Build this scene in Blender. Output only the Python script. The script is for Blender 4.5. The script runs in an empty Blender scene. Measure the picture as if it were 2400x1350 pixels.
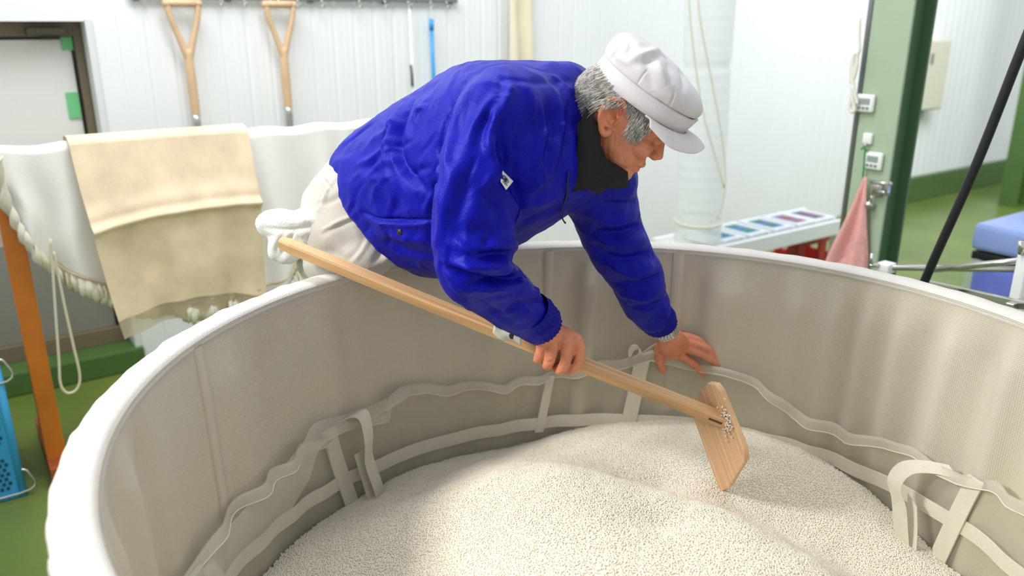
import bpy, bmesh, math, random
import numpy as np
from mathutils import Vector, Matrix, noise
from mathutils.bvhtree import BVHTree

random.seed(4); RNG = np.random.default_rng(4)
SC = bpy.context.scene
COL = SC.collection

# ------------------------------------------------------------------ camera, light, exposure
FPX, HY, CAMH = 1900.0, 50.0, 1.45
PITCH = math.atan((675 - HY) / FPX)
cam_d = bpy.data.cameras.new('camera'); cam = bpy.data.objects.new('camera', cam_d); COL.objects.link(cam)
cam.location = (0, 0, CAMH); cam.rotation_euler = (math.pi / 2 - PITCH, 0, 0)
cam_d.sensor_width = 36.0; cam_d.lens = 36.0 * FPX / 2400.0
cam_d.clip_start = 0.02
cam_d.dof.use_dof = True; cam_d.dof.focus_distance = 1.58; cam_d.dof.aperture_fstop = 2.6
SC.camera = cam
SC.view_settings.view_transform = 'Standard'; SC.view_settings.look = 'None'
SC.view_settings.gamma = 1.0; SC.view_settings.exposure = 0.0
try: SC.view_settings.use_curve_mapping = False
except Exception: pass
world = bpy.data.worlds.new('room_light'); SC.world = world; world.use_nodes = True
world.node_tree.nodes['Background'].inputs[0].default_value = (0.94, 0.97, 1.0, 1)
world.node_tree.nodes['Background'].inputs[1].default_value = 0.84

def area(name, loc, target, sx, sy, power, color=(1, 1, 1)):
    d = bpy.data.lights.new(name, 'AREA'); d.shape = 'RECTANGLE'; d.size = sx; d.size_y = sy
    d.energy = power; d.color = color
    o = bpy.data.objects.new(name, d); COL.objects.link(o); o.location = loc
    o.rotation_euler = (Vector(target) - Vector(loc)).to_track_quat('-Z', 'Y').to_euler()
    return o
area('key_lamp', (-2.1, 0.80, 2.45), (0.3, 1.15, 0.6), 0.50, 0.50, 16.0, (1.0, 0.965, 0.905)).data.spread = math.radians(75)
area('ceiling_lamp', (0.2, 2.3, 3.3), (0.2, 2.2, 0), 2.4, 1.0, 9, (1.0, 0.98, 0.95))
area('wall_fill', (-0.8, 2.3, 3.4), (-0.7, 4.0, 0.9), 2.5, 0.6, 64, (0.97, 0.99, 1.0))  # added fill with no fixture behind it, brightens the left back wall
area('wall_fill_far', (3.3, 4.2, 3.4), (4.0, 6.6, 0.4), 2.0, 0.8, 100, (0.93, 0.97, 1.0))  # second added fill, an unseen source that lifts the far wall

# ------------------------------------------------------------------ geometry helpers
def ray(x, y):
    X = (x - 1200) / FPX; Y = (675 - y) / FPX
    return np.array([X, math.cos(PITCH) + Y * math.sin(PITCH), -math.sin(PITCH) + Y * math.cos(PITCH)])
EYE = np.array([0, 0, CAMH])
def P(x, y, d): r = ray(x, y); return r * (d / r[1]) + EYE            # point seen at x, y that stands d metres away
def PZ(x, y, z): r = ray(x, y); return r * ((z - CAMH) / r[2]) + EYE   # ... that lies at height z
WD = np.array([math.sin(math.radians(55.1)), math.cos(math.radians(55.1)), 0.0])   # along the back wall
WN = np.array([WD[1], -WD[0], 0.0])                                                 # out of the wall, into the room
W0 = PZ(310, 865, 0)
def W(s, z, out=0.0): return W0 * [1, 1, 0] + WD * s + WN * out + np.array([0, 0, z])
def PW(x, y, out=0.0):
    r = ray(x, y); q = W0 + WN * out
    t = np.dot(WN, q - EYE) / np.dot(WN, r); return r * t + EYE
def SW(x, y, out=0.0):                                                # (along, height) on the wall
    p = PW(x, y, out); return float(np.dot(p - W0, WD)), float(p[2])
VC = np.array([0.207, 1.152]); VR = 0.765; RIM = 0.93
def PCYL(x, y, R):
    r = ray(x, y); a = r[0]**2 + r[1]**2; b = -(r[0] * VC[0] + r[1] * VC[1]); c = VC @ VC - R * R
    return r * ((-b + math.sqrt(b * b - a * c)) / a) + EYE
def TH(p): return math.atan2(p[1] - VC[1], p[0] - VC[0])
def nrm(v): v = np.asarray(v, float); return v / np.linalg.norm(v)

def props(o, label=None, cat=None, group=None, kind=None):
    if label: o['label'] = label
    if cat: o['category'] = cat
    if group: o['group'] = group
    if kind: o['kind'] = kind
    return o
def thing(name, loc, label, cat, group=None):
    o = bpy.data.objects.new(name, None); COL.objects.link(o); o.empty_display_size = 0.05
    o.location = Vector(loc); return props(o, label, cat, group)
def origin(o):
    v = Vector((0, 0, 0))
    while o is not None: v += o.location; o = o.parent
    return v
def obj(name, vf, m, parent=None, smooth=True, loc=None, uv=None):
    """link world-space vertices and faces as ONE mesh object"""
    V, F = vf; V = np.asarray(V, float)
    if loc is None:
        loc = np.array([(V[:, 0].min() + V[:, 0].max()) / 2, (V[:, 1].min() + V[:, 1].max()) / 2, V[:, 2].min()])
    me = bpy.data.meshes.new(name)
    me.from_pydata((V - loc).tolist(), [], [list(map(int, f)) for f in F]); me.update()
    if smooth: me.polygons.foreach_set('use_smooth', [True] * len(me.polygons))
    if uv is not None:
        l = me.uv_layers.new(name='UVMap')
        idx = np.zeros(len(me.loops), int); me.loops.foreach_get('vertex_index', idx)
        l.data.foreach_set('uv', np.asarray(uv, float)[idx].ravel())
    for mm in (m if isinstance(m, (list, tuple)) else [m]): me.materials.append(mm)
    o = bpy.data.objects.new(name, me); COL.objects.link(o)
    if parent is not None: o.parent = parent; o.location = Vector(loc) - origin(parent)
    else: o.location = Vector(loc)
    return o
def join(*parts):
    V = []; F = []; n = 0
    for v, f in parts:
        V.append(np.asarray(v, float)); F += [[i + n for i in q] for q in f]; n += len(v)
    return np.vstack(V), F
def loft(rings, cap=True, closed=True):
    n = len(rings[0]); V = np.vstack(rings); F = []
    for k in range(len(rings) - 1):
        for i in range(n if closed else n - 1):
            j = (i + 1) % n
            F.append([k * n + i, k * n + j, (k + 1) * n + j, (k + 1) * n + i])
    if cap and closed:
        F.append(list(range(n))[::-1]); F.append([(len(rings) - 1) * n + i for i in range(n)])
    return V, F
def catmull(pts, n):
    p = np.asarray(pts, float); p = np.vstack([2 * p[0] - p[1], p, 2 * p[-1] - p[-2]]); out = []
    for i in range(1, len(p) - 2):
        for k in range(n):
            t = k / n
            out.append(0.5 * (2 * p[i] + (p[i + 1] - p[i - 1]) * t + (2 * p[i - 1] - 5 * p[i] + 4 * p[i + 1] - p[i + 2]) * t * t
                              + (3 * p[i] - p[i - 1] - 3 * p[i + 1] + p[i + 2]) * t ** 3))
    out.append(p[-2]); return np.array(out)
def tube(pts, rad, n=12, sub=1, cap=True, ref=None, flat=1.0):
    """round (or flattened) tube along a path; rad one number or one per point"""
    pts = np.asarray(pts, float); rad = np.full(len(pts), rad, float) if np.isscalar(rad) else np.asarray(rad, float)
    if sub > 1: q = catmull(np.c_[pts, rad], sub); pts, rad = q[:, :3], q[:, 3]
    T = np.gradient(pts, axis=0); T /= np.linalg.norm(T, axis=1)[:, None]
    u = nrm(np.cross(T[0], ref if ref is not None else ([0, 0, 1] if abs(T[0][2]) < .9 else [1, 0, 0])))
    rings = []; a = np.linspace(0, 2 * math.pi, n, endpoint=False)
    for p, t, r in zip(pts, T, rad):
        u = nrm(u - t * np.dot(u, t)); w = np.cross(t, u)
        rings.append(p + r * (np.cos(a)[:, None] * u + flat * np.sin(a)[:, None] * w))
    return loft(rings, cap)
def box(c, ax, ay, az, bev=0.0):
    """box from its centre and three half-axis vectors, with bevelled edges"""
    c, ax, ay, az = (np.asarray(v, float) for v in (c, ax, ay, az))
    bm = bmesh.new(); bmesh.ops.create_cube(bm, size=2.0)
    L = [np.linalg.norm(v) for v in (ax, ay, az)]
    for v in bm.verts: v.co = Vector((v.co[0] * L[0], v.co[1] * L[1], v.co[2] * L[2]))
    if bev > 0:
        bmesh.ops.bevel(bm, geom=bm.edges[:], offset=min(bev, min(L) * .9), segments=2, affect='EDGES', profile=.6)
    M = np.array([nrm(ax), nrm(ay), nrm(az)])
    V = np.array([v.co[:] for v in bm.verts]) @ M + c
    bm.verts.index_update(); F = [[v.index for v in f.verts] for f in bm.faces]; bm.free(); return V, F
def wbox(s0, s1, z0, z1, o0, o1, bev=0.0):                            # box aligned with the back wall
    return box(W((s0 + s1) / 2, (z0 + z1) / 2, (o0 + o1) / 2), WD * (s1 - s0) / 2, WN * (o1 - o0) / 2, np.array([0, 0, (z1 - z0) / 2]), bev)
def bar(a, b, w, h, bev=0.002, up=(0, 0, 1)):
    a, b = np.asarray(a, float), np.asarray(b, float); t = nrm(b - a)
    s = nrm(np.cross(t, up)); u = np.cross(s, t)
    return box((a + b) / 2, t * np.linalg.norm(b - a) / 2, s * w / 2, u * h / 2, bev)
def ell(c, A, B, C, n=20, m=12):
    """ellipsoid with three half-axis vectors"""
    c, A, B, C = (np.asarray(v, float) for v in (c, A, B, C)); V = [c + C]; F = []
    for i in range(1, m):
        ph = math.pi * i / m
        for k in range(n):
            t = 2 * math.pi * k / n
            V.append(c + C * math.cos(ph) + math.sin(ph) * (A * math.cos(t) + B * math.sin(t)))
    V.append(c - C)
    for k in range(n): F.append([0, 1 + k, 1 + (k + 1) % n])
    for i in range(m - 2):
        for k in range(n):
            a = 1 + i * n + k; b = 1 + i * n + (k + 1) % n; F.append([a, a + n, b + n, b])
    L = len(V) - 1
    for k in range(n): F.append([L, 1 + (m - 2) * n + (k + 1) % n, 1 + (m - 2) * n + k])
    return np.array(V), F
def ball(c, r, n=16, m=10): return ell(c, [r, 0, 0], [0, r, 0], [0, 0, r], n, m)
def sheet(fn, nu, nv, uvs=(1, 1)):
    V = []; UV = []; F = []
    for i in range(nu + 1):
        for j in range(nv + 1):
            V.append(fn(i / nu, j / nv)); UV.append((i / nu * uvs[0], j / nv * uvs[1]))
    for i in range(nu):
        for j in range(nv):
            a = i * (nv + 1) + j; F.append([a, a + nv + 1, a + nv + 2, a + 1])
    return (np.array(V), F), np.array(UV)
def temp_eval(vf, mods):
    me = bpy.data.meshes.new('tmp'); me.from_pydata(np.asarray(vf[0]).tolist(), [], [list(map(int, f)) for f in vf[1]]); me.update()
    bm = bmesh.new(); bm.from_mesh(me); bmesh.ops.recalc_face_normals(bm, faces=bm.faces[:]); bm.to_mesh(me); bm.free()
    o = bpy.data.objects.new('tmp', me); COL.objects.link(o)
    for typ, kw in mods:
        md = o.modifiers.new(typ, typ)
        for k, v in kw.items(): setattr(md, k, v)
    dg = bpy.context.evaluated_depsgraph_get(); dg.update()
    ev = o.evaluated_get(dg); m2 = bpy.data.meshes.new_from_object(ev)
    V = np.zeros(len(m2.vertices) * 3); m2.vertices.foreach_get('co', V); V = V.reshape(-1, 3)
    N = np.zeros(len(m2.vertices) * 3); m2.vertices.foreach_get('normal', N); N = N.reshape(-1, 3)
    F = [list(p.vertices) for p in m2.polygons]
    bpy.data.objects.remove(o); bpy.data.meshes.remove(me); bpy.data.meshes.remove(m2)
    return V, F, N
def fuse(parts, voxel, it=4, fac=0.5):
    """one continuous skin around overlapping closed shapes"""
    return temp_eval(join(*parts), [('REMESH', dict(mode='VOXEL', voxel_size=voxel)), ('SMOOTH', dict(factor=fac, iterations=it))])
def pline_field(V, pts):
    pts = np.asarray(pts, float); best = np.full(len(V), 9.0); bt = np.zeros(len(V))
    L = np.r_[0, np.cumsum(np.linalg.norm(np.diff(pts, axis=0), axis=1))]
    for k in range(len(pts) - 1):
        a = pts[k]; ab = pts[k + 1] - a; t = np.clip(((V - a) @ ab) / (ab @ ab), 0, 1)
        d = np.linalg.norm(V - a - t[:, None] * ab, axis=1); m = d < best
        best[m] = d[m]; bt[m] = ((L[k] + t * (L[k + 1] - L[k])) / L[-1])[m]
    return best, bt
def folds(V, F, N, lines, smooth_n=None):
    """raise ridges (amp > 0) and press creases (amp < 0) along lines seen on the surface"""
    bvh = BVHTree.FromPolygons(V.tolist(), F); D = np.zeros(len(V))
    for px, w, amp in lines:
        pts = []
        for q in catmull(np.array(px, float), 5) if len(px) > 2 else np.array(px, float):
            h = bvh.ray_cast(Vector(EYE), Vector(ray(*q)).normalized())
            if h[0] is not None: pts.append(h[0][:])
        if len(pts) < 2: continue
        pa = np.array(pts); m = np.all((V > pa.min(0) - 3 * w) & (V < pa.max(0) + 3 * w), axis=1)
        if not m.any(): continue
        d, t = pline_field(V[m], pts)
        D[m] += amp * np.exp(-(d / w) ** 2) * np.clip(np.sin(np.pi * np.clip(t, .03, .97)), 0, 1) ** .5
    return V + N * D[:, None]
def nz(V, scale, seed=0.0):
    S = np.asarray(scale, float) * np.ones(3)
    return np.array([noise.noise(Vector((p[0] * S[0] + seed, p[1] * S[1] + seed * 1.7, p[2] * S[2] - seed))) for p in V])
def ridged(V, scale, seed=0.0): return 1 - 2 * np.abs(nz(V, scale, seed))

# ------------------------------------------------------------------ materials
MATS = {}
def lin(c): return tuple(((x / 255) / 12.92 if x / 255 < .04045 else ((x / 255 + .055) / 1.055) ** 2.4) for x in c)
def mat(name, rgb, rough=.6, var=.0, vscale=8, bump=.0, bscale=60, metal=0., spec=.5, alpha=1., trans=0., sheen=0., sss=0., grain=None, weave=None, coat=0., stint=None):
    """procedural principled material; colour given as the sRGB of the bare surface"""
    if name in MATS: return MATS[name]
    m = bpy.data.materials.new(name); m.use_nodes = True; t = m.node_tree; b = t.nodes['Principled BSDF']
    c = (*lin(rgb), 1); b.inputs['Base Color'].default_value = c; b.inputs['Roughness'].default_value = rough
    b.inputs['Metallic'].default_value = metal; b.inputs['Specular IOR Level'].default_value = spec
    b.inputs['Alpha'].default_value = alpha; b.inputs['Transmission Weight'].default_value = trans
    b.inputs['Sheen Weight'].default_value = sheen; b.inputs['Coat Weight'].default_value = coat
    if stint: b.inputs['Specular Tint'].default_value = stint
    if sss: b.inputs['Subsurface Weight'].default_value = sss; b.inputs['Subsurface Radius'].default_value = (.012, .005, .003); b.inputs['Subsurface Scale'].default_value = .6
    tc = t.nodes.new('ShaderNodeTexCoord'); src = tc.outputs['Object']
    L = t.links.new
    if var or grain:
        ns = t.nodes.new('ShaderNodeTexNoise'); ns.inputs['Scale'].default_value = vscale; ns.inputs['Detail'].default_value = 5
        cr = t.nodes.new('ShaderNodeValToRGB')
        lo = tuple(max(0, x * (1 - var)) for x in c[:3]); hi = tuple(min(1, x * (1 + var * .6)) for x in c[:3])
        cr.color_ramp.elements[0].position = .3; cr.color_ramp.elements[1].position = .7
        cr.color_ramp.elements[0].color = (*lo, 1); cr.color_ramp.elements[1].color = (*hi, 1)
        if grain:
            mp = t.nodes.new('ShaderNodeMapping'); mp.inputs['Scale'].default_value = grain
            L(tc.outputs['UV'], mp.inputs[0]); L(mp.outputs[0], ns.inputs[0])
        else: L(src, ns.inputs[0])
        L(ns.outputs[0], cr.inputs[0]); L(cr.outputs[0], b.inputs['Base Color'])
    if bump:
        nb = t.nodes.new('ShaderNodeTexNoise'); nb.inputs['Scale'].default_value = bscale; nb.inputs['Detail'].default_value = 4
        L(src, nb.inputs[0]); bp = t.nodes.new('ShaderNodeBump'); bp.inputs['Strength'].default_value = bump; bp.inputs['Distance'].default_value = .004
        L(nb.outputs[0], bp.inputs['Height']); L(bp.outputs[0], b.inputs['Normal'])
    if weave:                                                          # cloth threads: two crossed waves over the UV in metres
        prod = None; ws = []
        for ax in ('X', 'Y'):
            wv = t.nodes.new('ShaderNodeTexWave'); wv.bands_direction = ax; wv.inputs['Scale'].default_value = weave[0]
            wv.inputs['Distortion'].default_value = .15; L(tc.outputs['UV'], wv.inputs[0]); ws.append(wv)
        mx = t.nodes.new('ShaderNodeMath'); mx.operation = 'MULTIPLY'; L(ws[0].outputs['Fac'], mx.inputs[0]); L(ws[1].outputs['Fac'], mx.inputs[1])
        bp = t.nodes.new('ShaderNodeBump'); bp.inputs['Strength'].default_value = weave[1]; bp.inputs['Distance'].default_value = .002
        L(mx.outputs[0], bp.inputs['Height']); L(bp.outputs[0], b.inputs['Normal'])
        cr = t.nodes.new('ShaderNodeMix'); cr.data_type = 'RGBA'
        cr.inputs[6].default_value = tuple(x * (1 - weave[2]) for x in c[:3]) + (1,); cr.inputs[7].default_value = c
        L(mx.outputs[0], cr.inputs[0]); L(cr.outputs[2], b.inputs['Base Color'])
    MATS[name] = m; return m
def sheer(name, rgb, op, scale=260.0, glow=.5):
    """thin see-through net: threads cover part of it, the rest is open"""
    m = bpy.data.materials.new(name); m.use_nodes = True; t = m.node_tree; L = t.links.new
    t.nodes.remove(t.nodes['Principled BSDF']); out = t.nodes['Material Output']
    c = (*lin(rgb), 1)
    df = t.nodes.new('ShaderNodeBsdfDiffuse'); df.inputs[0].default_value = c
    tl = t.nodes.new('ShaderNodeBsdfTranslucent'); tl.inputs[0].default_value = c
    ms = t.nodes.new('ShaderNodeMixShader'); ms.inputs[0].default_value = glow; L(df.outputs[0], ms.inputs[1]); L(tl.outputs[0], ms.inputs[2])
    tr = t.nodes.new('ShaderNodeBsdfTransparent'); mo = t.nodes.new('ShaderNodeMixShader')
    ns = t.nodes.new('ShaderNodeTexNoise'); ns.inputs['Scale'].default_value = 14; tc = t.nodes.new('ShaderNodeTexCoord'); L(tc.outputs['Object'], ns.inputs[0])
    mr = t.nodes.new('ShaderNodeMapRange'); mr.inputs[3].default_value = op - .1; mr.inputs[4].default_value = op + .1; L(ns.outputs[0], mr.inputs[0])
    L(mr.outputs[0], mo.inputs[0]); L(tr.outputs[0], mo.inputs[1]); L(ms.outputs[0], mo.inputs[2]); L(mo.outputs[0], out.inputs[0])
    return m
M_wall = mat('white_wall_panel', (242, 244, 245), .45, .02, 3)
M_reveal = mat('white_trim', (226, 229, 228), .5)
M_floor = mat('green_floor_paint', (110, 128, 58), .3, .22, 2.2, .12, 40)
M_green = mat('green_skirting_paint', (80, 112, 56), .4, .12, 4)
M_lining = mat('beige_lining_cloth', (216, 208, 188), .85, weave=(95, .55, .20))
M_rim = mat('white_rim_cloth', (206, 203, 197), .8, .05, 20, .25, 300)
M_hem = mat('cream_tape', (212, 207, 190), .8, .04, 40, .3, 400)
M_net = sheer('net_cloth', (226, 222, 206), .36)
M_net2 = sheer('net_cloth_doubled', (236, 232, 220), .55)
M_rice = mat('polished_rice', (226, 219, 203), .5, .05, 900, spec=.3)
M_blue = mat('blue_jacket_cloth', (13, 14, 148), .46, .14, 30, .22, 320, spec=.34, stint=(.25, .30, 1, 1))
M_bluedk = mat('blue_cuff_cloth', (12, 13, 132), .52, .15, 60, .2, 300, spec=.3, stint=(.25, .30, 1, 1))
M_trouser = mat('light_grey_trouser_cloth', (188, 184, 175), .8, .06, 30, .2, 300)
M_skin = mat('skin', (212, 137, 104), .5, .16, 55, .18, 260, sss=.14, spec=.4)
M_cap = mat('white_cap_cloth', (212, 209, 213), .8, .03, 30, .2, 500)
M_hair = mat('grey_hair', (190, 187, 180), .45, .55, 110)
M_black = mat('black_shirt_cloth', (11, 15, 14), .85, .2, 50, .2, 400)
M_towel = mat('white_towelling', (240, 239, 236), .9, .03, 60, .6, 500)
M_wood = mat('handle_wood', (210, 168, 120), .5, .30, 1.0, grain=(3, 260, 1))
M_blade = mat('paddle_blade_wood', (226, 184, 142), .5, .26, 1.0, grain=(2, 110, 1))
M_orange = mat('orange_stained_wood', (214, 122, 34), .4, .22, 6)
M_ash = mat('pale_shovel_wood', (222, 188, 150), .5, .12, 10)
M_steel = mat('polished_steel', (200, 200, 196), .22, metal=1.)
M_grey = mat('grey_metal', (140, 143, 145), .4, metal=.6)
M_dark = mat('dark_plastic', (24, 25, 27), .45)
M_white = mat('white_plastic', (238, 240, 238), .35)

# ------------------------------------------------------------------ room
def struct(name, vf, m, parent=None, smooth=False):
    o = obj(name, vf, m, parent, smooth)
    if parent is None: o['kind'] = 'structure'
    return o
fl = struct('floor', box((1.5, 3.5, -.05), (8, 0, 0), (0, 8, 0), (0, 0, .05)), M_floor)
DS = SW(205, 50)[0]                                                    # where the door opening ends
wb = bpy.data.objects.new('wall_back', None); COL.objects.link(wb); wb['kind'] = 'structure'; wb.location = Vector(W(4, 0))
PWID = 0.6
def panel_mesh():
    prof = []; x = 0.0
    for k in range(6):                                                 # ribs 100 mm apart, finer lines between them
        prof += [(x, 0), (x + .006, -.0045), (x + .014, -.0045), (x + .020, 0), (x + .045, 0), (x + .048, -.0012), (x + .052, -.0012), (x + .055, 0), (x + .075, 0), (x + .078, -.0012), (x + .082, -.0012), (x + .085, 0)]
        x += .1
    prof.append((x, 0)); front = [(a, b) for a, b in prof]
    r = [np.array([[a, -b, z] for a, b in front]) for z in (0, 3.6)]
    return loft(r, cap=False, closed=False)
pv, pf = panel_mesh()
pm = None
for k in range(16):
    s0 = DS + k * PWID
    wv = W0 * [1, 1, 0] + pv[:, :1] * WD + s0 * WD - pv[:, 1:2] * WN + pv[:, 2:3] * np.array([0, 0, 1.])
    if pm is None:
        o = obj('panel', (wv, pf), M_wall, wb, False, loc=W(s0, 0)); pm = o.data
    else:
        o = bpy.data.objects.new('panel', pm); COL.objects.link(o); o.parent = wb; o.location = Vector(W(s0, 0)) - wb.location
# header over the door opening, and the wall to the left of it
o = obj('panel', wbox(DS - 1.6, DS, SW(100, 50)[1], 3.6, -.15, 0), M_wall, wb, False)
o = obj('panel', wbox(DS - 4.0, DS - 1.6, 0, 3.6, -.15, 0), M_wall, wb, False)
struct('wall_back_core', wbox(DS, DS + 9.6, 0, 3.6, -.16, -.012), M_reveal)
zt = SW(100, 50)[1]
struct('trim_1', wbox(DS - .012, DS + .012, .10, zt + .012, -.14, .012, .003), M_reveal)           # white reveal of the door opening
struct('baseboard_back', wbox(5.2, DS + 9.6, 0, .21, 0, .05, .01), M_green)
struct('trim_2', wbox(DS - 2.2, DS + .02, 0, .10, -.15, .03, .008), M_green)                      # green step in front of the door
M_farwall = mat('white_far_wall_panel', (222, 228, 232), .5)
struct('wall_right', box(W(9.2, 1.8, 2.5), WD * .06, WN * 2.5, (0, 0, 1.8)), M_farwall)
# door with its frame, closer and grey kick plate
M_door = mat('white_door_paint', (236, 236, 231), .5, .03, 2)
M_kick = mat('grey_door_plate', (140, 137, 126), .5, .05, 3)
M_frame = mat('brown_door_frame', (124, 110, 88), .5, .08, 5)
dr = bpy.data.objects.new('door_1', None); COL.objects.link(dr); dr['kind'] = 'structure'; dr.location = Vector(W(DS - .6, .1, -.12))
js = SW(163, 92, -.12); ks = SW(0, 500, -.12)[1]
obj('door_leaf', wbox(js[0] - .95, js[0], ks, js[1], -.16, -.125, .003), M_door, dr, False)
obj('kick_plate', wbox(js[0] - .95, js[0], .17, ks, -.16, -.122, .003), M_kick, dr, False)
obj('sill', wbox(js[0] - 1.0, DS, .10, .17, -.16, -.10, .003), M_frame, dr, False)
obj('jamb', wbox(js[0] + .012, DS - .015, .10, zt, -.16, -.10, .003), M_frame, dr, False)
obj('jamb_seal', wbox(js[0], js[0] + .013, .17, js[1], -.16, -.128), M_dark, dr, False)
obj('head_frame', wbox(js[0] - 1.0, js[0] + .013, js[1] + .012, zt, -.16, -.10, .003), M_frame, dr, False)
obj('head_seal', wbox(js[0] - .95, js[0] + .012, js[1], js[1] + .012, -.16, -.126), M_dark, dr, False)
c0 = SW(62, 84, -.07); c1 = SW(152, 63, -.07)
cl = obj('door_closer', wbox(c0[0], c1[0], c0[1], c1[1], -.10, -.055, .008), mat('door_closer_metal', (96, 88, 74), .4, metal=.3), dr, False)
obj('closer_arm', wbox(c0[0] + .05, c0[0] + .11, c0[1] - .012, c0[1] + .004, -.10, -.07, .003), M_dark, cl, False)
M_tape = mat('green_masking_tape', (120, 205, 142), .6)
for (x0, y0, x1, y1, ang, lab) in ((146, 118, 168, 86, 0, 'small green masking tape piece at the door top corner'), (164, 278, 183, 216, 0, 'longer green masking tape strip lower on the door edge')):
    a = SW(x0, y0, -.115); b = SW(x1, y1, -.115)
    props(obj('masking_tape', wbox(a[0], b[0], a[1], b[1], -.1215, -.1185), M_tape, None, False), lab, 'tape')

# ------------------------------------------------------------------ things on and in front of the back wall
ra = SW(305, 2, .05); rb = SW(1078, 2, .05)
rz = (ra[1] + rb[1]) / 2 + .012
rail = thing('hook_rail', W((ra[0] + rb[0]) / 2, rz, 0), 'long grey steel hook rail screwed to the white wall above the shovels', 'rail')
obj('rail_bar', wbox(ra[0], rb[0], rz - .012, rz + .012, .012, .03, .003), M_grey, rail)
for k in range(5): s = ra[0] + .03 + k * (rb[0] - ra[0] - .06) / 4; obj('bracket', wbox(s - .012, s + .012, rz - .02, rz + .02, 0, .014, .002), M_grey, rail)
for hx in (403, 423, 461, 519, 574, 637, 655, 700, 757, 845, 905, 960, 1012, 1050):
    s = SW(hx, 10, .05)[0]
    pts = [W(s, rz, .03), W(s, rz - .012, .04), W(s, rz - .03, .042), W(s, rz - .04, .052), W(s, rz - .034, .064), W(s, rz - .022, .066)]
    obj('hook', tube(pts, .0032, 8, 3), M_steel, rail)
def shovel(px, ybot, label):
    """D-handled shovel hung blade down on two hooks"""
    s, z1 = SW(px, 24, .06); z0 = SW(px, ybot, .06)[1]; z1 = rz - .034
    t = thing('shovel', W(s, z0, .055), label, 'shovel', 'wooden shovels hanging on the wall')
    C = lambda a, z: W(s + a, z, .055)
    obj('grip', join(tube([C(-.062, z1 + .006), C(0, z1 + .006), C(.062, z1 + .006)], .0145, 12, 2), ball(C(-.062, z1 + .004), .0165), ball(C(.062, z1 + .004), .0165)), M_ash, t)
    for sg in (-1, 1):
        obj('fork_arm', tube([C(sg * .06, z1), C(sg * .052, z1 - .05), C(sg * .03, z1 - .12), C(sg * .008, z1 - .19), C(0, z1 - .22)], [.013, .012, .0125, .015, .014], 12, 4), M_ash, t)
    obj('shaft', tube([C(0, z1 - .17), C(0, z1 - .26), C(.001, z1 - .4), C(0, z0 + .03)], [.016, .0185, .0185, .0165], 14, 4), M_ash, t)
    obj('socket', tube([C(0, z0 + .06), C(0, z0), C(0, z0 - .12)], [.0175, .0185, .016], 12, 2), M_steel, t)
    def bl(u, v):
        w = (.10 + .015 * math.sin(v * math.pi)) * (1 if v < .8 else 1 - ((v - .8) / .2) ** 2 * .25)
        return C((u - .5) * 2 * w, z0 - .10 - v * .30) + WN * (.02 * (2 * u - 1) ** 2 - .02)
    obj('blade', sheet(bl, 10, 10)[0], M_steel, t).modifiers.new('s', 'SOLIDIFY').thickness = .003
    return t
shovel(430, 306, 'wooden D-grip shovel hanging nearer the door, left of the two')
shovel(657, 284, 'wooden D-grip shovel hanging farther from the door, right of the two')
# blue pole and slim rod hung from the rail
M_bpole = mat('blue_pole_plastic', (60, 160, 226), .35)
s, z = SW(1011, 55, .05); s2, z2 = SW(1021, 192, .05)
t = thing('hanging_pole', W(s, 0.5, .05), 'bright blue pole hanging on the hook rail behind the person', 'pole')
obj('shaft', tube([W(s, z, .05), W(s + .004, z2, .05), W(s + .01, .55, .05)], .010, 12), M_bpole, t)
obj('hanger', tube([W(s, z - .03, .05), W(s, z + .02, .05)], .0125, 12), M_bpole, t)
obj('cord_loop', tube([W(s, z + .02, .05), W(s - .006, z + .05, .052), W(s, rz - .036, .054), W(s + .006, z + .05, .052), W(s, z + .02, .05)], .002, 6, 4), M_white, t)
obj('brush_head', wbox(s - .14, s + .16, .45, .55, .02, .08, .01), M_bpole, t)
s, z = SW(960, 30, .05)
t = thing('hanging_rod', W(s, .6, .05), 'slim white rod with a dark clip hanging left of the blue pole', 'rod')
obj('shaft', tube([W(s, rz - .04, .05), W(s + .006, .95, .05), W(s + .01, .6, .05)], .006, 8), M_white, t)
a = SW(963, 152, .06); b = SW(967, 202, .06)
obj('clip', tube([W(a[0], a[1], .058), W((a[0] + b[0]) / 2, (a[1] + b[1]) / 2, .062), W(b[0], b[1], .058)], .007, 10), mat('dark_grey_plastic', (84, 96, 98), .5), t)
# cream strip of cloth hanging on the wall
sa, za = SW(1195, 160, .04); sb, zb = SW(1250, 160, .04)
(hv, uv) = sheet(lambda u, v: W(sa + (sb - sa) * u, 2.3 - v * 1.55, .035 + .022 * math.sin(u * 9.5 + .6 * math.sin(v * 5)) + .004 * math.sin(v * 22)), 26, 30)
o = obj('hanging_cloth', hv, mat('cream_cloth', (238, 230, 205), .85, .05, 10), None, True)
props(o, 'narrow cream cloth strip hanging on the ribbed wall above the back', 'cloth'); o.modifiers.new('s', 'SOLIDIFY').thickness = .004
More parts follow.
